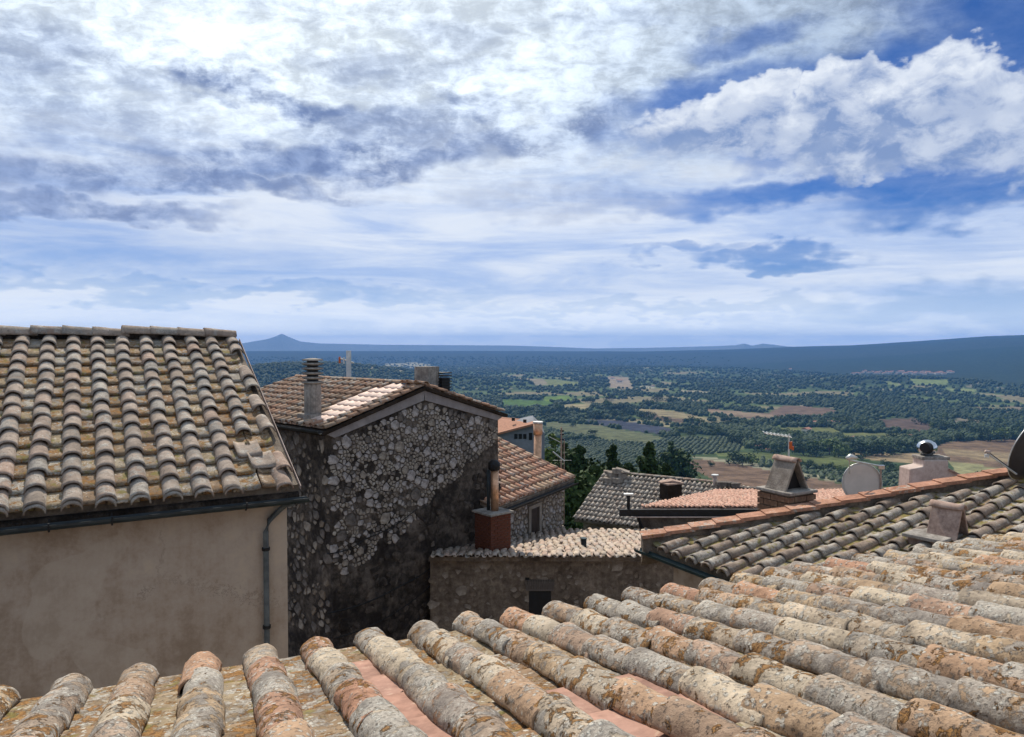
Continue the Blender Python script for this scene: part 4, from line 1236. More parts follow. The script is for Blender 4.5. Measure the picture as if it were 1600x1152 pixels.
# eave board, gutter and brackets
eb = B.P(0, 0.05, -0.09)
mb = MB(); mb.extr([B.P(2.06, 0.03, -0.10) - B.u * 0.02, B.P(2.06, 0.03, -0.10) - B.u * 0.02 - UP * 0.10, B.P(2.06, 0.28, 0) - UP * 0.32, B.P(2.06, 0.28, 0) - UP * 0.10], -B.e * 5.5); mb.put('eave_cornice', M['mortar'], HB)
def gutter(house, p, q, out, r=0.065, mat='gutter', name='gutter'):
    """half-round gutter between p and q; out: horizontal outward direction"""
    a = []
    for i in range(9):
        t = math.pi * i / 8
        a.append(out * (-math.cos(t) * r) - UP * (math.sin(t) * r))
    for i in range(8, -1, -1):
        t = math.pi * i / 8
        a.append(out * (-math.cos(t) * (r - 0.006)) - UP * (math.sin(t) * (r - 0.006)))
    return MB().extr([p + v for v in a], q - p).put(name, M[mat], house)
gp = B.P(2.12, 0, 0) - B.u * 0.10 - UP * 0.105; gq = B.P(-3.4, 0, 0) - B.u * 0.10 - UP * 0.105
gut = gutter(HB, gp, gq, -B.u, 0.062)
for i, s in enumerate((1.45, 0.18, -0.35, -1.15)):
    p = B.P(s, 0, 0) - B.u * 0.10 - UP * 0.105
    MB().tube([p + B.u * 0.09 + UP * 0.03, p + B.u * 0.066 - UP * 0.03, p - UP * 0.072, p - B.u * 0.068 - UP * 0.02, p - B.u * 0.068 + UP * 0.02], 0.010, 6).put('bracket', M['black'], gut)
# downpipe with a swan neck
wl = lambda s, z, out=0.06: np.array([*(B.P(s, 0.30)[:2] - B.u[:2] * out), z])
MB().tube([B.P(1.95, 0, 0) - B.u * 0.10 - UP * 0.16, wl(1.93, -1.82, 0.12), wl(1.86, -1.90), wl(1.76, -1.99), wl(1.72, -2.12), wl(1.72, -4.0), wl(1.72, -9.3)], 0.031, 10).put('downpipe', M['pipe'], HB, smooth=True)
for z_ in (-2.3, -3.2, -4.1): MB().tube([wl(1.72, z_, 0.055), wl(1.72, z_ - 0.035, 0.055)], 0.045, 10).put('pipe_clip', M['black'], HB)

# ================================================================= rubble stone house in the middle
vC = np.array([-0.727, 0.686, 0]); vC /= np.linalg.norm(vC); wC = np.array([0.686, 0.727, 0]); wC /= np.linalg.norm(wC)
PL = np.array([-4.70, 18.0, -2.09]); WC = 6.43; RISE = 0.97
HC = empty('house', PL + wC * 3 + vC * 3 - UP * 7.3, 'tall stone house in the middle with a shaded gable of pale rubble', 'house')
apex = PL + wC * WC / 2 + UP * RISE
slC = math.atan2(RISE, WC / 2)
CL_ = Roof(math.atan2(wC[0], wC[1]), slC, PL + vC * 0 - UP * 0.0)    # left slope: up the slope = along wC
# s runs along e = (cos az, -sin az) = -vC
CRf = Roof(math.atan2(-wC[0], -wC[1]), slC, PL + wC * WC)
LC = (WC / 2) / math.cos(slC)
D_ = 0.07
body = MB()
body.extr([PL + wC * 0.22 - UP * 7.4, PL + wC * 0.22 + UP * (0.22 * math.tan(slC) - D_ - 0.1), apex - UP * (D_ + 0.1), PL + wC * (WC - 0.22) + UP * (0.22 * math.tan(slC) - D_ - 0.1), PL + wC * (WC - 0.22) - UP * 7.4], vC * 7.0)
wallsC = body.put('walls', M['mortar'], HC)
roofC = CL_.deck(HC, [(0.12, -0.12), (0.12, LC), (-7.2, LC), (-7.2, -0.12)], 0.09, M['wood'], drop=0.02)
roofC2 = CRf.deck(HC, [(-0.12, -0.12), (-0.12, LC), (7.2, LC), (7.2, -0.12)], 0.09, M['wood'], drop=0.02, name='far_roof')
brC = mesh_set(barrel, M['brown'], 6, 'cover_tile', L=0.46, w0=0.19, w1=0.15, th=0.016, seg=8, nl=3, amp=0.004, chip=0.01)
pkC = mesh_set(pan, M['pinknew'], 3, 'pan_tile', L=0.44, w=0.30, th=0.02, rim=0.01, nx=3, ny=2, amp=0.001)
brP = mesh_set(pan, M['brown'], 3, 'pan_tile', L=0.44, w=0.30, th=0.02, rim=0.01, nx=3, ny=2, amp=0.004)
def clipC(s, t): return -6.9 < s < 0.08 and t < LC
# pale patch of newer flat tiles next to the gable verge
def patch(k, j): return (-5 <= k <= -2 and 1 <= j <= 8) and not (k == -5 and j in (1, 2, 8))
lay_tiles(CL_, roofC, range(-23, 1), 0.30, 0.36, LC - 0.05, clipC, brC, brP, seed=31, cz=0.02, jit=1.4, off=0.0,
          skip=lambda k, j, c: patch(k, j))
rsc = random.Random(3)
for k in range(-6, 0):
    for j in range(0, 10):
        if patch(k, j) :
            place('pan_tile', pkC[rsc.randrange(3)], None, roofC, CL_.M((k + 0.5) * 0.30 - (0.15 if 0 else 0), j * 0.36, 0.045, -0.06, rsc.uniform(-0.015, 0.015)))
lay_tiles(CRf, roofC2, range(0, 3), 0.30, 0.36, LC - 0.05, lambda s, t: -0.1 < s < 0.75, brC, None, seed=33, cz=0.02, jit=1.4)
for i in range(19):
    p = apex + UP * 0.05 + vC * (-0.12 + i * 0.36)
    place('ridge_tile', brC[i % 6], None, roofC, Matrix.Translation(Vector(p)) @ Matrix([[-wC[q], vC[q], UP[q]] for q in range(3)]).to_4x4() @ Matrix.Rotation(0.05, 4, 'X') @ Matrix.Diagonal((1.15, 1, 1.0, 1)))
# barge: grey plastered strip under the verge, both rakes
out = -vC
for sgn, nm in ((1, 0), (-1, 1)):
    a = PL + wC * 0.0 if sgn == 1 else PL + wC * WC
    dr = (apex - a) / np.linalg.norm(apex - a)
    a0_ = a + dr * 0.05 - UP * 0.13
    ln = np.linalg.norm(apex - a) - 0.05
    MB().extr([a0_, a0_ + dr * ln, a0_ + dr * (ln - 0.02) - UP * 0.27, a0_ - UP * 0.18 + dr * 0.25], out * 0.045).put('barge_strip', M['fascia'], HC)
gutter(HC, PL - wC * 0.16 - UP * 0.02 - vC * 0.1, PL - wC * 0.16 - UP * 0.02 + vC * 7.0, -wC, 0.075, 'black')
# gable stones (along = wC, origin PL)
sill = [(0.25, -0.42), (3.1, 0.42), (3.3, 0.42), (6.15, -0.42), (6.1, -0.9), (5.3, -1.2), (4.6, -1.75), (3.6, -2.1), (3.1, -2.7), (2.3, -3.1), (1.2, -3.6), (0.3, -3.7)]
rsk = np.random.RandomState(77)
def keepC(c):
    edge = 0.10 if c[1] > -1.4 else 0.26
    return rsk.rand() > edge * (0.6 + 0.6 * (vn(np.array([c[0] * 0.9]), np.array([c[1] * 0.9]), 5, 2)[0] + 0.5))
sts = stones_in(sill, (0.038, 0.19), 950, 12, gap=0.010, rounding=0.09, keep=keepC)
big = sorted(sts, key=lambda s_: -s_[1])[:290]
small = [s_ for s_ in sts if not any(s_ is b for b in big)]
set_stones(wallsC, big, PL, wC, out, [M['stone'], M['stone'], M['stone'], M['stone2'], M['stonedark']], 0.04, 4)
if small: set_stones(wallsC, small, PL, wC, out, [M['stone2']], 0.03, 5, name='small_stones', joined=True)
# the lower wall: half-buried dirty stones
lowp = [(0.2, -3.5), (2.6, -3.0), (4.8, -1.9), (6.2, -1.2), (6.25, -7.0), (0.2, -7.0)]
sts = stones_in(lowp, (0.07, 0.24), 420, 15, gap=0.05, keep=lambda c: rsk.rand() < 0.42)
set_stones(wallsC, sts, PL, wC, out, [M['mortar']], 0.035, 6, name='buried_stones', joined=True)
# side wall stones (along = -vC seen from outside, normal -wC)
OS = PL + wC * 0.22
sts = stones_in([(-6.5, -0.4), (-0.15, -0.4), (-0.15, -5.5), (-6.5, -5.5)], (0.05, 0.17), 700, 17, gap=0.04, keep=lambda c: c[0] > -3.2 and rsk.rand() < 0.75)
set_stones(wallsC, sts[:200], OS, -vC, -wC, [M['stonedark'], M['stone2'], M['stonedark'], M['mortar2']], 0.025, 8, name='side_stone')
# cables strung along the gable foot
def cable(pts, r, house, name='cable'):
    P = []
    for a, b in zip(pts[:-1], pts[1:]):
        for i in range(8):
            f = i / 8; p = a * (1 - f) + b * f; p = p - UP * 0.10 * math.sin(math.pi * f); P.append(p)
    P.append(pts[-1]); return MB().tube(P, r, 5).put(name, M['black'], house)
wpt = lambda w, z, o_=0.08: PL + wC * w + UP * z + out * o_
cable([wpt(0.0, -4.6, 0.1), wpt(2.2, -4.5), wpt(4.2, -3.9)], 0.018, HC)
cable([wpt(0.0, -3.1, 0.1), wpt(1.2, -2.95), wpt(2.9, -2.45)], 0.014, HC)
cable([wpt(0.2, -5.3, 0.1), wpt(2.4, -5.1), wpt(4.3, -4.2)], 0.014, HC)
# round chimney with stacked hat, and the block chimney on the ridge
def onroof(rf, px, py): return rf.hit(px, py)
c1 = onroof(CL_, 489, 652)
topz = atY(487, 600, c1[1])[2]
ch = MB().tube([c1 - UP * 0.3, [c1[0], c1[1], topz]], 0.225, 20).put('chimney', M['concrete'], HC, smooth=False)
MB().box(c1 + (0.03, 0.0, 0.02), (0.66, 0.6, 0.16), -0.8).put('chimney_base', M['concrete'], ch)
z = topz
for i in range(5):
    MB().tube([[c1[0], c1[1], z], [c1[0], c1[1], z + 0.035], [c1[0], c1[1], z + 0.055], [c1[0], c1[1], z + 0.075]], [0.20, 0.29, 0.285, 0.20], 20).put('hat_ring', M['concrete'], ch)
    MB().tube([[c1[0], c1[1], z + 0.075], [c1[0], c1[1], z + 0.13]], 0.15, 14).put('hat_slot', M['black'], ch)
    z += 0.125
MB().tube([[c1[0], c1[1], z], [c1[0], c1[1], z + 0.04], [c1[0], c1[1], z + 0.07]], [0.27, 0.27, 0.05], 20).put('hat_top', M['concrete'], ch)
Yc = apex[1] + 0.9
cb = atY(667, 608, Yc)
MB().box((cb[0], cb[1], cb[2] + 0.26), (0.52, 0.5, 0.80), 0.6).put('ridge_chimney', M['concrete'], HC)
cs = atY(690, 606, Yc + 0.25)
mb = MB()
rc = mb.box((cs[0], cs[1], cs[2] + 0.10), (0.34, 0.36, 0.40), 0.6).put('slatted_cowl', M['black'], HC)
for i in range(6):
    MB().box((cs[0], cs[1], cs[2] + 0.02 + i * 0.085), (0.42, 0.44, 0.03), 0.6).put('slat', M['black'], rc)
# small aerial behind the ridge
pa = atY(545, 587, 24.2)
an = empty('tv_antenna', pa, 'small pale aerial on a short flat mast behind the ridge of the stone house', 'antenna')
MB().box(pa + (0, 0, 0.36), (0.16, 0.05, 0.95), 0.2).put('mast', M['alu'], an)
MB().tube([pa + (-0.30, 0, 0.58), pa + (0.16, 0.05, 0.42)], 0.03, 6).put('boom', M['alu'], an)
MB().box(pa + (-0.30, 0, 0.52), (0.05, 0.05, 0.22), 0.3).put('reflector', M['orangeplastic'], an)
MB().box(pa + (-0.16, 0, 0.50), (0.04, 0.05, 0.22), 0.3).put('reflector', M['alu'], an)
MB().tube([pa + (0, 0, -1.3), pa + (0, 0, 0)], 0.03, 6).put('pole', M['alu'], an)

# ================================================================= terracotta roofed house behind it
azD = R(29.6 - 90)
E0 = atY(795, 787, 22.5); E1 = atY(897, 748, 26.7)
slD = R(20.5)
Dr = Roof(azD, slD, E0)
LD = float((E1 - E0) @ -Dr.e) if float((E1 - E0) @ Dr.e) < 0 else float((E1 - E0) @ Dr.e)
sg = 1 if float((E1 - E0) @ Dr.e) > 0 else -1
HD = empty('house', Dr.P(sg * LD / 2, 2, -4.5), 'low stone house with terracotta tiles and one narrow window, right of the tall gable', 'house')
lo_, hi_ = (-0.9, LD) if sg == 1 else (-LD, 0.9)
roofD = Dr.deck(HD, [(lo_, -0.05), (hi_, -0.05), (hi_, 4.4), (lo_, 4.4)], 0.10, M['mortar2'])
bD = MB(); i0, i1 = (lo_ + 0.1, hi_ - 0.30) if sg == 1 else (lo_ + 0.30, hi_ - 0.1)
fD = lambda s, t, z: np.array([*(Dr.P(s, t)[:2]), z])
zD = lambda t: Dr.P(0, t, -0.12)[2]
bD.extr([fD(i0, 0.35, -9.6), fD(i0, 0.35, zD(0.35)), fD(i0, 4.3, zD(4.3)), fD(i0, 4.3, -9.6)], Dr.e * (i1 - i0)).put('walls', M['mortar2'], HD)
wallsD = HD.children[-1]
teC = mesh_set(barrel, M['terra'], 6, 'cover_tile', L=0.46, w0=0.21, w1=0.17, th=0.018, seg=8, nl=3, amp=0.004, chip=0.012)
teP = mesh_set(pan, M['brown'], 3, 'pan_tile', L=0.44, w=0.30, th=0.02, rim=0.01, nx=3, ny=2, amp=0.004)
lay_tiles(Dr, roofD, range(int(lo_ / 0.31) - 1, int(hi_ / 0.31) + 1), 0.31, 0.37, 4.3, lambda s, t: lo_ + 0.05 < s < hi_ - 0.02, teC, teP, seed=41, cz=0.02, jit=1.6)
rsd = random.Random(8)
for j in range(12):
    place('verge_tile', teC[j % 6], None, roofD, Dr.M(hi_ - 0.04 if sg == 1 else lo_ + 0.04, j * 0.37, 0.075, -0.06, rsd.uniform(-0.03, 0.03)))
gutter(HD, Dr.P(lo_, 0, 0) - Dr.u * 0.10 - UP * 0.11, Dr.P(hi_, 0, 0) - Dr.u * 0.10 - UP * 0.11, -Dr.u, 0.10, 'black')
oD = -Dr.u
axD = Dr.e
ODw = fD(0, 0.35, 0.0)
qd = lambda px, py: (lambda P: (float((P - ODw) @ axD), float(P[2])))(ray(px, py) * (np.dot(ODw, oD) / np.dot(ray(px, py), oD)))
ws0, wz0 = qd(828, 796); ws1, wz1 = qd(841, 832)
sA_, sB_ = min(ws0, ws1), max(ws0, ws1)
def keepD(c): return not (sA_ - 0.22 < c[0] < sB_ + 0.22 and min(wz0, wz1) - 0.2 < c[1] < max(wz0, wz1) + 0.2)
sts = stones_in([(i0, -7.1), (i1, -7.1), (i1, zD(0.35) - 0.1), (i0, zD(0.35) - 0.1)], (0.07, 0.20), 520, 19, gap=0.03, keep=keepD)
bigD = sorted(sts, key=lambda s_: -s_[1])[:240]
set_stones(wallsD, bigD, ODw, axD, oD, [M['stone'], M['stone2'], M['stone2']], 0.05, 9)
set_stones(wallsD, [s_ for s_ in sts if not any(s_ is b for b in bigD)], ODw, axD, oD, [M['stone2']], 0.04, 10, name='small_stones', joined=True)
wc = ODw + axD * (sA_ + sB_) / 2 + UP * ((wz0 + wz1) / 2)
hw, hh = (sB_ - sA_) / 2, abs(wz0 - wz1) / 2
fr_ = MB()
for a_, b_ in (((-hw - 0.16, -hh - 0.1), (-hw, hh + 0.12)), ((hw, -hh - 0.1), (hw + 0.16, hh + 0.12)), ((-hw, hh), (hw, hh + 0.12)), ((-hw, -hh - 0.1), (hw, -hh))):
    p = [wc + axD * x + UP * y for x, y in ((a_[0], a_[1]), (b_[0], a_[1]), (b_[0], b_[1]), (a_[0], b_[1]))]
    fr_.extr(p, oD * 0.06)
fr_.put('window_frame', M['lintel'], HD)
MB().extr([wc + axD * x + UP * y + oD * 0.004 for x, y in ((-hw, -hh), (hw, -hh), (hw, hh), (-hw, hh))], oD * 0.012).put('shutter', M['shutter'], HD)
# tall copper flue beyond its verge
f0p = atY(838, 722, 28.5); f1p = atY(840.5, 660, 28.5)
fl = MB().tube([f0p - UP * 3.0, f1p - UP * 0.5], 0.155, 16).put('copper_flue', M['copper'], None, smooth=True, label='tall copper flue pipe with flared top standing behind the terracotta roof', cat='flue')
MB().tube([f1p - UP * 0.5, f1p - UP * 0.46, f1p - UP * 0.03], [0.16, 0.185, 0.185], 16).put('flared_top', M['copper'], fl, smooth=True)
MB().tube([f1p - UP * 0.03, f1p + UP * 0.03], 0.20, 16).put('cap', M['alu'], fl)
# brown antenna mast with slanting aerial bars
m0 = atY(877, 722, 30.0)
am = empty('antenna_mast', m0 - UP * 2.6, 'thin brown lattice mast with an aerial, between the copper flue and the dark trees', 'antenna')
MB().tube([m0 - UP * 2.6, m0 + UP * 1.45], 0.035, 6).put('mast', M['clay'], am)
MB().tube([m0 - UP * 2.6 + (0.12, 0, 0), m0 + (0.12, 0, 0.95)], 0.02, 6).put('mast', M['clay'], am)
MB().tube([m0 + (-0.50, 0, 1.05), m0 + (0.0, 0, 0.80)], 0.014, 5).put('boom', M['alu'], am)
for z_ in (0.95, 1.15, 1.3): MB().box(m0 + (0.03, 0, z_), (0.16, 0.05, 0.06)).put('clamp', M['black'], am)
a0p = atY(864, 706, 29); a1p = atY(882, 721, 29); a2p = atY(864, 719.5, 29); a3p = atY(893, 719.5, 29)
ae = empty('tv_antenna', a1p - UP * 2.4, 'slanting white aerial bar low beside the brown mast', 'antenna')
MB().tube([a0p, a1p], 0.03, 6).put('boom', M['alu'], ae); MB().tube([a2p, a3p], 0.008, 5).put('rod', M['alu'], ae)
MB().tube([(a0p + a1p) / 2, (a0p + a1p) / 2 - UP * 2.6], 0.02, 6).put('pole', M['black'], ae)

# ================================================================= low wing with the pale sunlit roof
HW = empty('house', (1.8, 22.5, -9.6), 'low wing across the alley, dark rubble wall under a nearly flat pale sunlit roof', 'house')
Wr = Roof(math.pi, math.atan(0.135), np.array([0, 25.6, -5.86 - 0.135 * 5.6]))       # eave behind, ridge towards us
tF = 5.6 / math.cos(Wr.sl)
polyW = [(Wr.st(x, y)) for x, y in ()] 
def Wst(X, Y): return (-X, (25.6 - Y) / math.cos(Wr.sl))
roofW = Wr.deck(HW, [Wst(-2.3, 19.9), Wst(6.5, 19.9), Wst(6.5, 25.6), Wst(-2.3, 25.6)], 0.12, M['mortar2'])
MB().extr([np.array([-2.3, 20.15, -9.6]), np.array([-2.3, 20.15, -6.02]), np.array([-2.3, 25.5, -6.75]), np.array([-2.3, 25.5, -9.6])], (8.7, 0, 0)).put('walls', M['mortar2'], HW)
wallsW = HW.children[-1]
joined_tiles(Wr, roofW, [Wst(-2.2, 19.85), Wst(6.4, 19.85), Wst(6.4, 25.6), Wst(-2.2, 25.6)], 0.23, 0.33, 0.165, 0.13, M['joined_pale'], seed=3, lift=0.03, bend=0.05, gaps=0.06, rise=0.62)
sts = stones_in([(-2.2, -7.8), (6.2, -7.8), (6.2, -6.15), (-2.2, -6.15)], (0.05, 0.17), 420, 23, gap=0.03, keep=lambda c: rsk.rand() < 0.5 and not (0.45 < c[0] < 1.35 and c[1] < -6.75))
set_stones(wallsW, sts, np.array([0, 20.15, 0]), np.array([1.0, 0, 0]), np.array([0, -1.0, 0]), [M['mortar2'], M['stone2'], M['mortar2']], 0.012, 12)
# window under a flat arch of upright bricks
pw = atY(845, 915, 20.1)
for i in range(12):
    MB().box((pw[0] - 0.40 + i * 0.068, 20.13, pw[2]), (0.058, 0.08, 0.30), 0, [[math.cos((i - 5.5) * 0.02), 0, math.sin((i - 5.5) * 0.02)], [0, 1, 0], [-math.sin((i - 5.5) * 0.02), 0, math.cos((i - 5.5) * 0.02)]]).put('brick', M['stonedark'], wallsW)
MB().box((pw[0] - 0.02, 20.145, pw[2] - 0.65), (0.62, 0.03, 0.95)).put('window', M['glass'], HW)
ph = atY(824, 909, 20.1)
MB().box((ph[0], 20.145, ph[2]), (0.12, 0.02, 0.2)).put('vent_hole', M['glass'], HW)
# short vent pipe on the pale roof
vp = Wr.hit(912, 858)
ve = MB().tube([vp - UP * 0.1, vp + UP * 0.30], 0.085, 12).put('vent_pipe', M['black'], None, smooth=True, label='short dark vent pipe standing on the pale sunlit roof', cat='vent')
MB().tube([vp + UP * 0.30, vp + UP * 0.335], 0.10, 12).put('cap', M['gutterblue'], ve)
# brick flue box against the gable
bx = Wr.hit(770, 861)
FB = empty('brick_chimney', bx, 'dark red brick chimney box with a tall half copper flue, against the stone gable', 'chimney')
azb = -0.72
bs_ = 0.74
zt_ = atY(770, 798, bx[1])[2]
core = MB().box((bx[0], bx[1], (bx[2] + zt_) / 2 - 0.1), (bs_ - 0.04, bs_ - 0.04, zt_ - bx[2] + 0.2), azb).put('core', M['mortar2'], FB)
def brick_courses(parent, c, z0, z1, size, az, mat, bw=0.25, bh=0.062, gap=0.012, seed=1, name='brick', faces=(0, 1, 2, 3), dep=0.10):
    rsx = random.Random(seed)
    n = int((z1 - z0) / (bh + gap)); bh = (z1 - z0) / n - gap
    ca_, sa_ = math.cos(-az), math.sin(-az)
    for q in range(n):
        z = z0 + q * (bh + gap) + bh / 2
        for f in faces:
            off_ = 0 if (q + f) % 2 == 0 else bw / 2
            x = -size / 2 - off_
            while x < size / 2 - 0.02:
                a, b = max(x, -size / 2), min(x + bw - gap, size / 2 - (dep if (q + f) % 2 else 0))
                x += bw
                if b - a < 0.03: continue
                m_ = (a + b) / 2; pr = rsx.uniform(-0.004, 0.006)
                lx, ly = m_, -size / 2 + dep / 2 - pr
                for _ in range(f): lx, ly = -ly, lx
                sx, sy = (b - a, dep) if f % 2 == 0 else (dep, b - a)
                MB().box((c[0] + lx * ca_ - ly * sa_, c[1] + lx * sa_ + ly * ca_, z), (sx, sy, bh + rsx.uniform(-0.003, 0.003)), az + rsx.uniform(-0.006, 0.006)).put(name, mat, parent)
brick_courses(core, bx, bx[2] - 0.05, zt_ - 0.06, bs_, azb, M['redbrick'], seed=2, faces=(0, 1, 3))
MB().box((bx[0], bx[1], zt_ - 0.02), (bs_ + 0.14, bs_ + 0.14, 0.05), azb).put('top_slab', M['concrete'], FB)
p0 = np.array([bx[0] + 0.06, bx[1], zt_]); ht = atY(771, 735, bx[1])[2]
MB().tube([p0, [p0[0], p0[1], ht]], 0.115, 16).put('copper_flue', M['copper'], FB, smooth=True)
MB().tube([p0 + (-0.19, 0.08, 0), [p0[0] - 0.19, p0[1] + 0.08, ht]], 0.05, 10).put('dark_pipe', M['gutter'], FB, smooth=True)
MB().tube([[p0[0] - 0.02, p0[1], ht], [p0[0] - 0.02, p0[1], ht + 0.04], [p0[0] - 0.02, p0[1], ht + 0.22], [p0[0] - 0.02, p0[1], ht + 0.30]], [0.13, 0.175, 0.175, 0.09], 16).put('black_cap', M['black'], FB, smooth=True)

# ================================================================= grey tiled house lower down
P0E = atY(897, 812, 34.0)
Er = Roof(R(30.6), R(24), P0E)
HE = empty('house', Er.P(2, 2, -3.5), 'house behind with a steep grey tiled roof carrying three stubby chimneys', 'house')
stE = [Er.st(x, y) for x, y in ((897, 813), (943, 741), (1158, 757), (1185, 775))]
sm_ = max(p[0] for p in stE); tm_ = (stE[1][1] + stE[2][1]) / 2
pE = [(0, 0), (stE[1][0], tm_), (stE[2][0] + 0.2, tm_), (stE[2][0] + 2.6, 0)]
roofE = Er.deck(HE, pE, 0.12, M['mortar2'])
joined_tiles(Er, roofE, [(0.0, -0.05), (stE[1][0], tm_), (stE[2][0] + 0.2, tm_), (stE[2][0] + 2.6, -0.05)], 0.225, 0.36, 0.16, 0.12, M['joined_grey'], seed=5, lift=0.03)
for i in range(int((stE[2][0] - stE[1][0]) / 0.38) + 2):
    pass
V, Fq = barrel(0.46, 0.22, 0.18, 0.015, 6, 1, 0, 1); rt = mesh_from('ridge_tile', V, Fq, M['left'])
for i in range(int((stE[2][0] - stE[1][0] + 0.3) / 0.38)):
    p = Er.P(stE[1][0] + i * 0.38, tm_, 0.06)
    place('ridge_tile', rt, None, roofE, Matrix.Translation(Vector(p)) @ Matrix([[-Er.u[q], Er.e[q], UP[q]] for q in range(3)]).to_4x4() @ Matrix.Rotation(0.05, 4, 'X'))
fE = lambda s, t, z: np.array([*(Er.P(s, t)[:2]), z])
zE = lambda t: Er.P(0, t, -0.14)[2]
MB().extr([fE(0.35, 0.3, -16), fE(0.35, 0.3, zE(0.3)), fE(0.35, tm_, zE(tm_)), fE(0.35, tm_ * 2 - 0.3, zE(0.3)), fE(0.35, tm_ * 2 - 0.3, -16)], Er.e * (stE[2][0] + 1.5)).put('walls', M['mortar2'], HE)
MB().extr([Er.P(stE[1][0], tm_, -0.01), Er.P(stE[2][0] + 0.2, tm_, -0.01), Er.P(stE[2][0] + 2.6, tm_, -0.01) + Er.u * tm_ * 0.9 - UP * tm_ * 0.42, Er.P(0, tm_, -0.01) + Er.u * tm_ * 0.9 - UP * tm_ * 0.42], -UP * 0.12).put('back_roof', M['mortar2'], HE)
k1 = Er.hit(962, 752)
sc_ = MB()
for i, (a, b, z_) in enumerate(((-0.35, 0, 0), (0.32, 0.1, 0.02), (0, -0.25, 0.05), (-0.15, 0.1, 0.28), (0.3, 0.05, 0.24), (0.05, 0, 0.46))):
    MB().box(k1 + (a, b, z_ + 0.05), (0.55 - z_ * 0.4, 0.45, 0.26), 0.4 + i * 0.25).put('stone_chimney', M['stone2'], HE, bevel=0.03)
MB().box(k1 + (0.35, 0, 0.56), (0.7, 0.5, 0.05), 0.3, [[math.cos(0.25), 0, math.sin(0.25)], [0, 1, 0], [-math.sin(0.25), 0, math.cos(0.25)]]).put('chimney_slab', M['stone2'], HE)
k2 = Er.hit(1048, 781)
cB = MB().box(k2 + (0, 0, 0.30), (0.82, 0.6, 0.95), -0.45).put('box_chimney', M['wood'], HE)
MB().box(k2 + (0, 0, 0.80), (0.95, 0.75, 0.06), -0.45).put('chimney_cap', M['clay'], cB)
MB().extr([k2 + (-0.5, -0.2, 0.84), k2 + (0.5, -0.2, 0.84), k2 + (0.05, -0.2, 0.95)], (0, 0.5, 0)).put('chimney_hood', M['clay'], cB)
k3 = Er.hit(1117, 760)
wp = MB().tube([k3 - UP * 0.2, k3 + UP * 0.5], 0.10, 10).put('white_vent_pipe', M['whiteplaster'], None, smooth=True, label='short white vent pipe with a cap on the right part of the grey tiled roof', cat='vent')
MB().tube([k3 + UP * 0.5, k3 + UP * 0.56], 0.17, 10).put('cap', M['alu'], wp)
# rubble hip end on the right of the ridge
hp = Er.hit(1150, 768)
for i in range(9):
    MB().box(hp + (-0.7 + i * 0.30, 0.1 * (i % 2), 0.35 - i * 0.075 + 0.05 * (i % 3)), (0.42, 0.4, 0.22), i * 0.7).put('ridge_rubble', M['stonedark'], roofE, bevel=0.03)

# ================================================================= pink roof with the dark gutter beam
HF = empty('house', (7.5, 29, -10.5), 'wide low house with a flat looking pink tiled roof and a long dark gutter beam', 'house')
Fr = Roof(math.pi, math.atan(0.1), np.array([0, 32.0, -5.86 - 0.6]))
def Fst(X, Y): return (-X, (32.0 - Y) / math.cos(Fr.sl))
xl = atY(1000, 797, 26)[0]; xl2 = atY(1132, 771, 31)[0]
polyF = [Fst(xl, 26), Fst(21, 26), Fst(21, 32), Fst(xl2, 32)]
roofF = Fr.deck(HF, polyF, 0.12, M['clay'])
joined_tiles(Fr, roofF, polyF, 0.165, 0.26, 0.12, 0.10, M['joined_pink'], seed=7, lift=0.03, bend=0.03)
xb0 = atY(968, 796, 25.85)[0]
MB().box(((xb0 + 21) / 2, 25.86, -5.99), (21 - xb0, 0.14, 0.24)).put('gutter_beam', M['black'], HF)
MB().extr([np.array([xb0 + 0.75, 26.15, -11]), np.array([xb0 + 0.75, 26.15, -6.05]), np.array([xl2 + 0.1, 31.8, -6.62]), np.array([xl2 + 0.1, 31.8, -11])], (15, 0, 0)).put('walls', M['mortar2'], HF)
MB().tube([(xb0 + 0.6, 25.95, -5.95), (xb0 + 0.8, 25.98, -6.5), (xb0 + 1.0, 26.0, -6.9)], 0.06, 8).put('downpipe', M['black'], HF)
MB().tube([(xb0 + 0.3, 25.7, -6.12), (10, 25.7, -6.12)], 0.022, 6).put('white_cable', M['whiteplaster'], HF)
pp = atY(982, 797, 25.9)
po = MB().tube([pp, pp + UP * 0.55], 0.06, 8).put('vent_post', M['black'], None, label='thin dark post with a flat cap at the left end of the gutter beam', cat='vent')
MB().box(pp + UP * 0.57, (0.34, 0.2, 0.05)).put('cap', M['alu'], po)
# stuccoed chimney with steel cowl
cw = atY(1440, 771, 28.5)
CWx = empty('stucco_chimney', cw, 'pinkish white stucco chimney with stepped shoulders and a shiny steel cowl', 'chimney')
sx = 28.5 / F
zz = lambda py: atY(1440, py, 28.5)[2]
xx = lambda px: atY(px, 740, 28.5)[0]
MB().extr([np.array([xx(a), 28.0, zz(b)]) for a, b in ((1409, 790), (1490, 790), (1490, 738), (1470, 728), (1470, 716), (1432, 716), (1432, 726), (1411, 730))], (0, 0.8, 0)).put('shaft', M['whiteplaster'], CWx, bevel=0.04)
MB().box((xx(1452), 28.42, zz(714)), (xx(1473) - xx(1430), 0.75, 0.13)).put('cap_slab', M['concrete'], CWx, bevel=0.02)
MB().extr([np.array([xx(1470), 27.9, zz(729)]), np.array([xx(1495), 27.9, zz(741)]), np.array([xx(1495), 27.9, zz(742.5)]), np.array([xx(1470), 27.9, zz(731.5)])], (0, 1.4, 0)).put('shoulder_slab', M['clay'], CWx)
cz_ = zz(711); ccx = xx(1450)
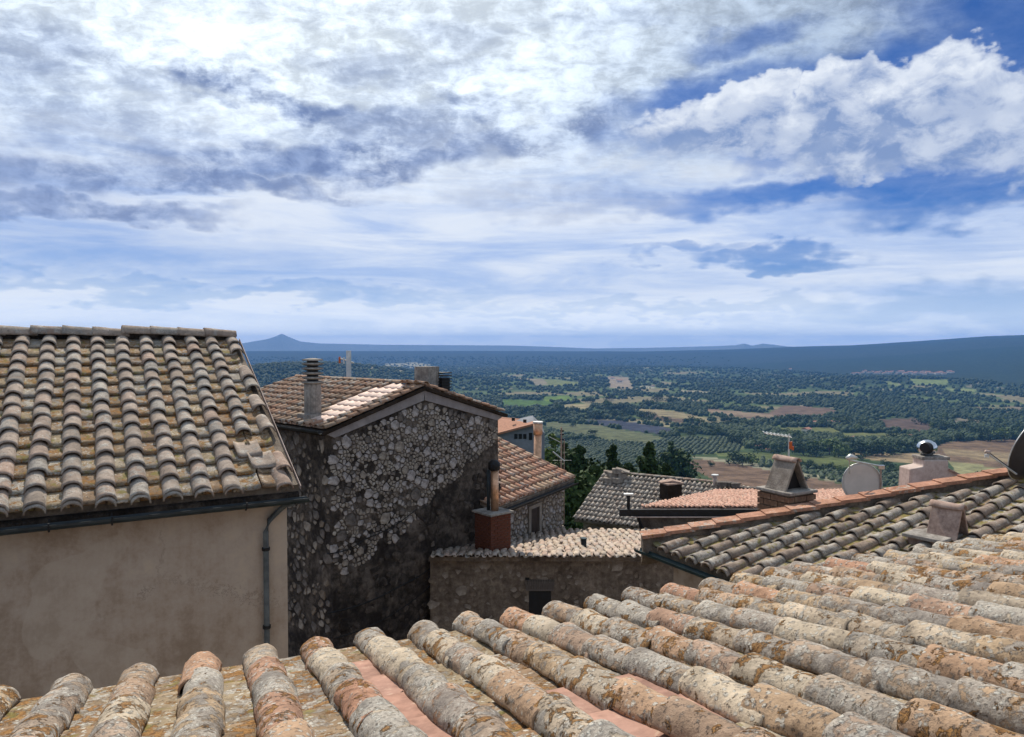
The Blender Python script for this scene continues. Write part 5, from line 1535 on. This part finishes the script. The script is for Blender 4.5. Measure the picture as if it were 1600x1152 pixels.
mb = MB(); mb.tube([[ccx, 28.6, cz_], [ccx, 28.6, cz_ + 0.10]], 0.22, 18).put('cowl_neck', M['steel'], CWx, smooth=True)
prof = [(0.0, 0.28), (0.12, 0.36), (0.28, 0.37), (0.42, 0.29), (0.51, 0.12), (0.53, 0.02)]
MB().tube([[ccx, 28.6, cz_ + 0.06 + a] for a, b in prof], [b for a, b in prof], 24).put('cowl', M['steel'], CWx, smooth=True)
MB().tube([[ccx - 0.14, 28.32, cz_ + 0.30], [ccx - 0.34, 28.18, cz_ + 0.33]], [0.23, 0.19], 16).put('cowl_mouth', M['black'], CWx)

# ================================================================= the dark tiled roof on the right
Gr = Roof(1.066, 0.216, np.array([math.sin(1.066) * 7.096, math.cos(1.066) * 7.096, -3.03]))
HG = empty('house', Gr.P(-4, 3, -6), 'house on the right with dark grey tiled columns and an orange tiled coping', 'house')
g0 = Gr.st(1012, 851); g1 = Gr.st(1600, 747)
k_ = (g1[0] - g0[0]) / (g1[1] - g0[1])
cop = lambda t: g0[0] + k_ * (t - g0[1])
T_ = 7.5
polyG = [(cop(0.0), 0.0), (cop(T_), T_), (3.0, T_), (3.0, 0.0)]
roofG = Gr.deck(HG, polyG, 0.12, M['mortar2'])
MB().extr([np.array([*Gr.P(s, t)[:2], -9.5]) for s, t in ((cop(0.3) + 0.1, 0.3), (cop(T_) + 0.1, T_), (2.8, T_), (2.8, 0.3))], UP * (9.5 - 3.25)).put('walls', M['plaster'], HG)
riC = mesh_set(barrel, M['right'], 8, 'cover_tile', L=0.43, w0=0.19, w1=0.155, th=0.016, seg=12, nl=8, amp=0.004, chip=0.008)
riP = mesh_set(pan, M['right_pan'], 4, 'pan_tile', L=0.40, w=0.285, th=0.024, rim=0.008, nx=5, ny=4, amp=0.004)
gx0 = -8.139
visG = lambda s, t: s > cop(t) + 0.16 and proj_px(*Gr.P(s, t))[0] < 1740 and proj_px(*Gr.P(s, t))[1] < 1010
lay_tiles(Gr, roofG, range(-1, 30), 0.30, 0.36, T_, visG, riC, riP, seed=51, lift=0.026, cz=0.02, jit=1.5, off=gx0, phase=-0.03)
# second lip at the eave
for k in range(0, 12):
    if visG(gx0 + k * 0.3, 0.2): place('cover_tile', riC[k % 8], None, roofG, Gr.M(gx0 + k * 0.30, -0.09, 0.03, -0.05, 0.02 * (-1) ** k))
gutter(HG, Gr.P(cop(0) - 0.12, 0, 0) - Gr.u * 0.09 - UP * 0.07, Gr.P(3, 0, 0) - Gr.u * 0.09 - UP * 0.07, -Gr.u, 0.065, 'gutterblue')
# coping wall with overlapping orange tiles
ca0, ca1 = Gr.P(cop(-0.06), -0.06), Gr.P(cop(T_), T_)
cd = (ca1 - ca0); cl = np.linalg.norm(cd); cd /= cl
side = np.cross(cd, UP); side /= np.linalg.norm(side)
if side[1] > 0: side = -side                  # towards us
cn = np.cross(side, cd); cn = cn if cn[2] > 0 else -cn
parap = MB().extr([ca0 - UP * 0.35 - side * 0.13, ca0 + UP * 0.13 - side * 0.13, ca0 + UP * 0.13 + side * 0.10, ca0 - UP * 0.10 + side * 0.10], cd * cl).put('parapet', M['mortar2'], HG)
rsg = random.Random(6)
for i in range(int(cl / 0.375)):
    p = ca0 + cd * (i * 0.375 - 0.02) + UP * 0.148
    tl_ = -0.055 + rsg.uniform(-0.008, 0.008)
    Bm = Matrix([[side[q] * 1.0, cd[q], cn[q]] for q in range(3)]).to_4x4()
    mbv = MB()
    w_, h_, L_ = 0.135, 0.018, 0.43
    V = [(-w_, 0, 0), (w_, 0, 0), (w_, L_, 0), (-w_, L_, 0), (-w_, 0, h_), (w_, 0, h_), (w_, L_, h_), (-w_, L_, h_), (w_, 0, -0.032), (w_, L_, -0.032), (w_ + 0.014, 0, -0.032), (w_ + 0.014, L_, -0.032), (w_ + 0.014, 0, h_), (w_ + 0.014, L_, h_)]
    Fs = [(0, 3, 2, 1), (4, 5, 6, 7), (0, 1, 5, 4), (2, 3, 7, 6), (3, 0, 4, 7), (8, 9, 11, 10), (10, 11, 13, 12), (5, 12, 13, 6), (1, 8, 10, 12, 5), (2, 6, 13, 11, 9), (1, 2, 9, 8)]
    if i == 0: cop_me = mesh_from('coping_tile', V, Fs, M['coping'], smooth=False)
    place('coping_tile', cop_me, None, parap, Matrix.Translation(Vector(p + cn * 0.024)) @ Bm @ Matrix.Rotation(tl_, 4, 'X') @ Matrix.Rotation(rsg.uniform(-0.012, 0.012), 4, 'Z'))
# tent-shaped chimney hood made of two slabs and a ridge tile
def tent(name_par, c, z0, az, width, half, height, slab, tile, th=0.035, label=None, back=None):
    """two leaning slabs; the open triangles face along the bearing az"""
    ax = np.array([math.sin(az), math.cos(az), 0]); sd_ = np.array([math.cos(az), -math.sin(az), 0])
    c = np.array([c[0], c[1], z0])
    for q in (-1, 1):
        a = c + sd_ * q * half; b = c + sd_ * q * 0.035 + UP * height
        nrm = np.cross(b - a, ax); nrm /= np.linalg.norm(nrm)
        if nrm @ sd_ * q < 0: nrm = -nrm
        MB().extr([a - ax * width / 2, b - ax * width / 2, b - ax * width / 2 - nrm * th, a - ax * width / 2 - nrm * th], ax * width).put('hood_slab', M[slab], name_par, bevel=0.006)
    V, Fq = barrel(width * 1.12, 0.165, 0.15, 0.018, 12, 6, 0.003, 3)
    me = mesh_from('hood_ridge_tile', V, Fq, M[tile])
    place('hood_ridge_tile', me, None, name_par, Matrix.Translation(Vector(c + UP * (height - 0.028) - ax * width * 0.56)) @ Matrix([[sd_[q], ax[q], UP[q]] for q in range(3)]).to_4x4())
    MB().extr([c + ax * (width / 2 - 0.13) + sd_ * q * half * 0.84 + UP * z_ for q, z_ in ((-1, 0.0), (1, 0.0))] + [c + ax * (width / 2 - 0.13) + UP * height * 0.90], ax * 0.015).put('opening_shade', M['black'], name_par)  # black sheet paints the shaded inside of the open hood
cA = atY(1229, 765, 11.45)
CH = empty('brick_chimney', (cA[0], cA[1], -4.6), 'brick chimney with a tent shaped slab hood, an aerial rising behind it', 'chimney')
azA = 2.63
corA = MB().box((cA[0], cA[1], -3.45), (0.56, 0.56, 2.3), azA).put('core', M['mortar2'], CH)
zA = atY(1229, 768, 11.3)[2]
brick_courses(corA, cA, zA - 0.62, zA - 0.035, 0.62, azA, M['brick'], bw=0.27, bh=0.075, gap=0.016, seed=5)
MB().box((cA[0], cA[1], zA), (0.66, 0.66, 0.05), azA).put('ledge', M['concrete'], CH, bevel=0.012)
tent(CH, cA, zA + 0.025, azA, 0.40, 0.27, 0.47, 'stone2', 'clay')
cS = Gr.hit(1478, 846)
CS = empty('slab_chimney', cS, 'small tent shaped clay chimney standing on the dark tiled roof', 'chimney')
zS = cS[2] + 0.10
azS = 2.5
MB().box((cS[0] - 0.16, cS[1] + 0.02, zS - 0.02), (0.62, 0.50, 0.045), azS, None).put('base_slab', M['concrete'], CS, bevel=0.01)
MB().box((cS[0] - 0.13, cS[1] + 0.05, zS - 0.13), (0.50, 0.42, 0.20), azS).put('brick_base', M['clay'], CS)
tent(CS, cS + (0.02, 0, 0), zS - 0.03, azS, 0.36, 0.20, 0.40, 'clay', 'clay', th=0.03)
# aerial above the brick chimney
q0 = atY(1231, 716, 12.0)
AT = empty('tv_antenna', q0 - UP * 1.8, 'thin yagi aerial with a long level boom and an orange box above the brick chimney', 'antenna')
MB().tube([q0 - UP * 1.8, atY(1233, 678, 12.0)], 0.013, 6).put('mast', M['alu'], AT)
MB().tube([atY(1194, 676, 12.0), atY(1236, 682, 12.0)], 0.011, 6).put('boom', M['alu'], AT)
MB().tube([atY(1194, 677.5, 12.0), atY(1236, 683.5, 12.0)], 0.007, 6).put('boom', M['alu'], AT)
for i in range(7):
    p = atY(1196 + i * 6, 676.5 + i * 0.85, 12.0)
    MB().tube([p - (0.03, 0.22, 0), p + (0.03, 0.22, 0)], 0.005, 5).put('element', M['alu'], AT)
p = atY(1235, 696, 12.0); MB().box(p, (0.05, 0.05, 0.12), 0.2).put('junction_box', M['orangeplastic'], AT)
MB().box(p + (0.04, 0, -0.05), (0.03, 0.04, 0.06), 0.2).put('junction_clip', M['orangeplastic'], AT)
# satellite dishes
def dish(root, c, axis, rad, depth, mat_f, mat_b, ry=1.0):
    axis = axis / np.linalg.norm(axis); a = np.cross(axis, UP); a /= np.linalg.norm(a); b = np.cross(a, axis)
    V, Fs = [], []
    nr_, nk = 6, 36
    for sde, off_ in ((0, 0.0), (1, -0.012)):
        for i in range(nr_ + 1):
            q = i / nr_
            for j in range(nk):
                t = 2 * math.pi * j / nk
                V.append(c + (a * math.cos(t) + b * math.sin(t) * ry) * rad * q + axis * (depth * (q * q - 1) + off_))
    m_ = (nr_ + 1) * nk
    for i in range(nr_):
        for j in range(nk):
            x = i * nk + j; y = i * nk + (j + 1) % nk
            Fs += [(x, y, y + nk, x + nk), (m_ + x, m_ + x + nk, m_ + y + nk, m_ + y)]
    for j in range(nk):
        x = nr_ * nk + j; y = nr_ * nk + (j + 1) % nk
        Fs.append((x, y, m_ + y, m_ + x))
    MB().add(V, Fs).put('reflector', M[mat_f], root, smooth=True)
    rim = [V[nr_ * nk + j] for j in range(nk)] + [V[nr_ * nk]]
    MB().tube(rim, 0.008, 6, cap=False).put('rim', M[mat_b], root, smooth=True)
    return axis, a, b
dc = atY(1347, 755, 11.6)
DS = empty('satellite_dish', dc - UP * 0.9, 'round pale satellite dish on a thin post behind the orange coping', 'satellite dish')
ax_, a_1, b_1 = dish(DS, dc, np.array([-0.13, -1.0, 0.10]), 0.305, 0.03, 'dish', 'alu', 1.06)
pm_ = atY(1376, 755, 11.55)
MB().tube([[pm_[0], pm_[1], dc[2] - 0.9], [pm_[0], pm_[1], dc[2] + 0.30]], 0.014, 8).put('post', M['clay'], DS)
MB().tube([atY(1326, 719, 11.2), atY(1378, 729, 11.55)], 0.014, 8).put('cross_bar', M['alu'], DS)
MB().tube([atY(1327, 719, 11.3), atY(1328, 742, 11.7)], 0.008, 6).put('stay', M['alu'], DS)
hd = atY(1329, 716, 11.2)
MB().tube([hd + (-0.06, 0, -0.01), hd + (0.0, 0, 0.025), hd + (0.10, 0, 0.0)], [0.03, 0.045, 0.02], 12).put('receiver_head', M['alu'], DS, smooth=True)
MB().box(atY(1377, 730, 11.5), (0.09, 0.06, 0.06), 0.3).put('clamp', M['steel'], DS)
mk = atY(1350, 780, 11.5)
MB().box(mk - (0, 0.06, 0), (0.05, 0.02, 0.16)).put('mount_shadow_plate', M['black'], DS)
MB().box(mk - (0.0, 0.06, -0.02), (0.11, 0.02, 0.03)).put('mount_plate', M['black'], DS)
db = atY(1610, 702, 10.3)
DB = empty('satellite_dish', db - UP * 0.6, 'large dark satellite dish seen edge on at the right edge, its arm pointing left', 'satellite dish')
ax_, a_1, b_1 = dish(DB, db, np.array([-0.42, 0.85, 0.32]), 0.46, 0.07, 'dishdark', 'alu', 1.05)
l0, l1 = atY(1588, 741, 10.2), atY(1543, 709, 9.9)
MB().tube([l0, l1], 0.013, 8).put('arm', M['alu'], DB)
MB().tube([l0 + UP * 0.02, l1 + UP * 0.015 + (0.02, 0, 0)], 0.006, 6).put('arm_cable', M['black'], DB)
MB().tube([l1 + (0.03, 0, 0.02), l1 + (-0.03, 0, 0.03)], 0.022, 10).put('receiver_head', M['whiteplaster'], DB, smooth=True)
MB().box(l1 + (-0.01, 0, -0.03), (0.05, 0.04, 0.04), 0.3).put('receiver_bracket', M['alu'], DB)
MB().tube([db - ax_ * 0.08, db - ax_ * 0.08 + (0.25, 0.1, -0.2), db - ax_ * 0.08 + (0.25, 0.1, -0.9)], 0.02, 8).put('post', M['alu'], DB)

# ================================================================= far red roofed house on the slope
p0 = atY(785, 682, 62); HX = empty('house', (p0[0], p0[1] + 3, -20), 'distant grey walled house with a red roof, seen between the gable and the copper flue', 'house')
a, b, c_, d_ = atY(740, 700, 62), atY(838, 660, 62), atY(785, 652, 68), atY(825, 656, 68)
zr = atY(838, 661, 62)[2]
ze = atY(786, 681, 62)[2]
xw0, xw1 = atY(770, 681, 62)[0] - 3.0, atY(840, 681, 62)[0]
yw = 62.0
MB().extr([np.array([xw0, yw, -20]), np.array([xw0, yw, ze - 0.6]), np.array([atY(838, 661, 62)[0] - 0.1, yw, zr - 0.12]), np.array([xw1 + 0.6, yw, zr - 0.9]), np.array([xw1 + 0.6, yw, -20])], (0, 8, 0)).put('walls', M['bluewall'], HX)
rq = [np.array([xw0 - 0.5, yw - 0.4, ze - 0.75]), atY(839, 660.5, yw - 0.4), atY(824, 655.5, 69.5), atY(765, 650, 69.5)]
MB().add(rq + [p - UP * 0.18 for p in rq], [(0, 1, 2, 3), (7, 6, 5, 4), (0, 4, 5, 1), (1, 5, 6, 2), (2, 6, 7, 3), (3, 7, 4, 0)]).put('roof', M['farroof'], HX)
for i, px_ in enumerate((806, 813, 820, 829)):
    pw_ = atY(px_, 682, 62); MB().box((pw_[0], yw - 0.01, pw_[2]), (0.28, 0.08, 0.42 if i < 3 else 0.6)).put('window', M['glass'], HX)
for px_, py_ in ((802, 656), (820, 659)):
    pw_ = atY(px_, py_, 64); MB().box(pw_ + UP * 0.05, (0.30, 0.3, 0.3)).put('roof_vent', M['black'], HX)
# floor of the alley between the houses
MB().extr([np.array([-14, 2, -9.30]), np.array([16, 2, -9.30]), np.array([16, 24, -9.30]), np.array([-14, 24, -9.30])], -UP * 0.1).put('alley_pavement', M['mortar2'], kind='structure')
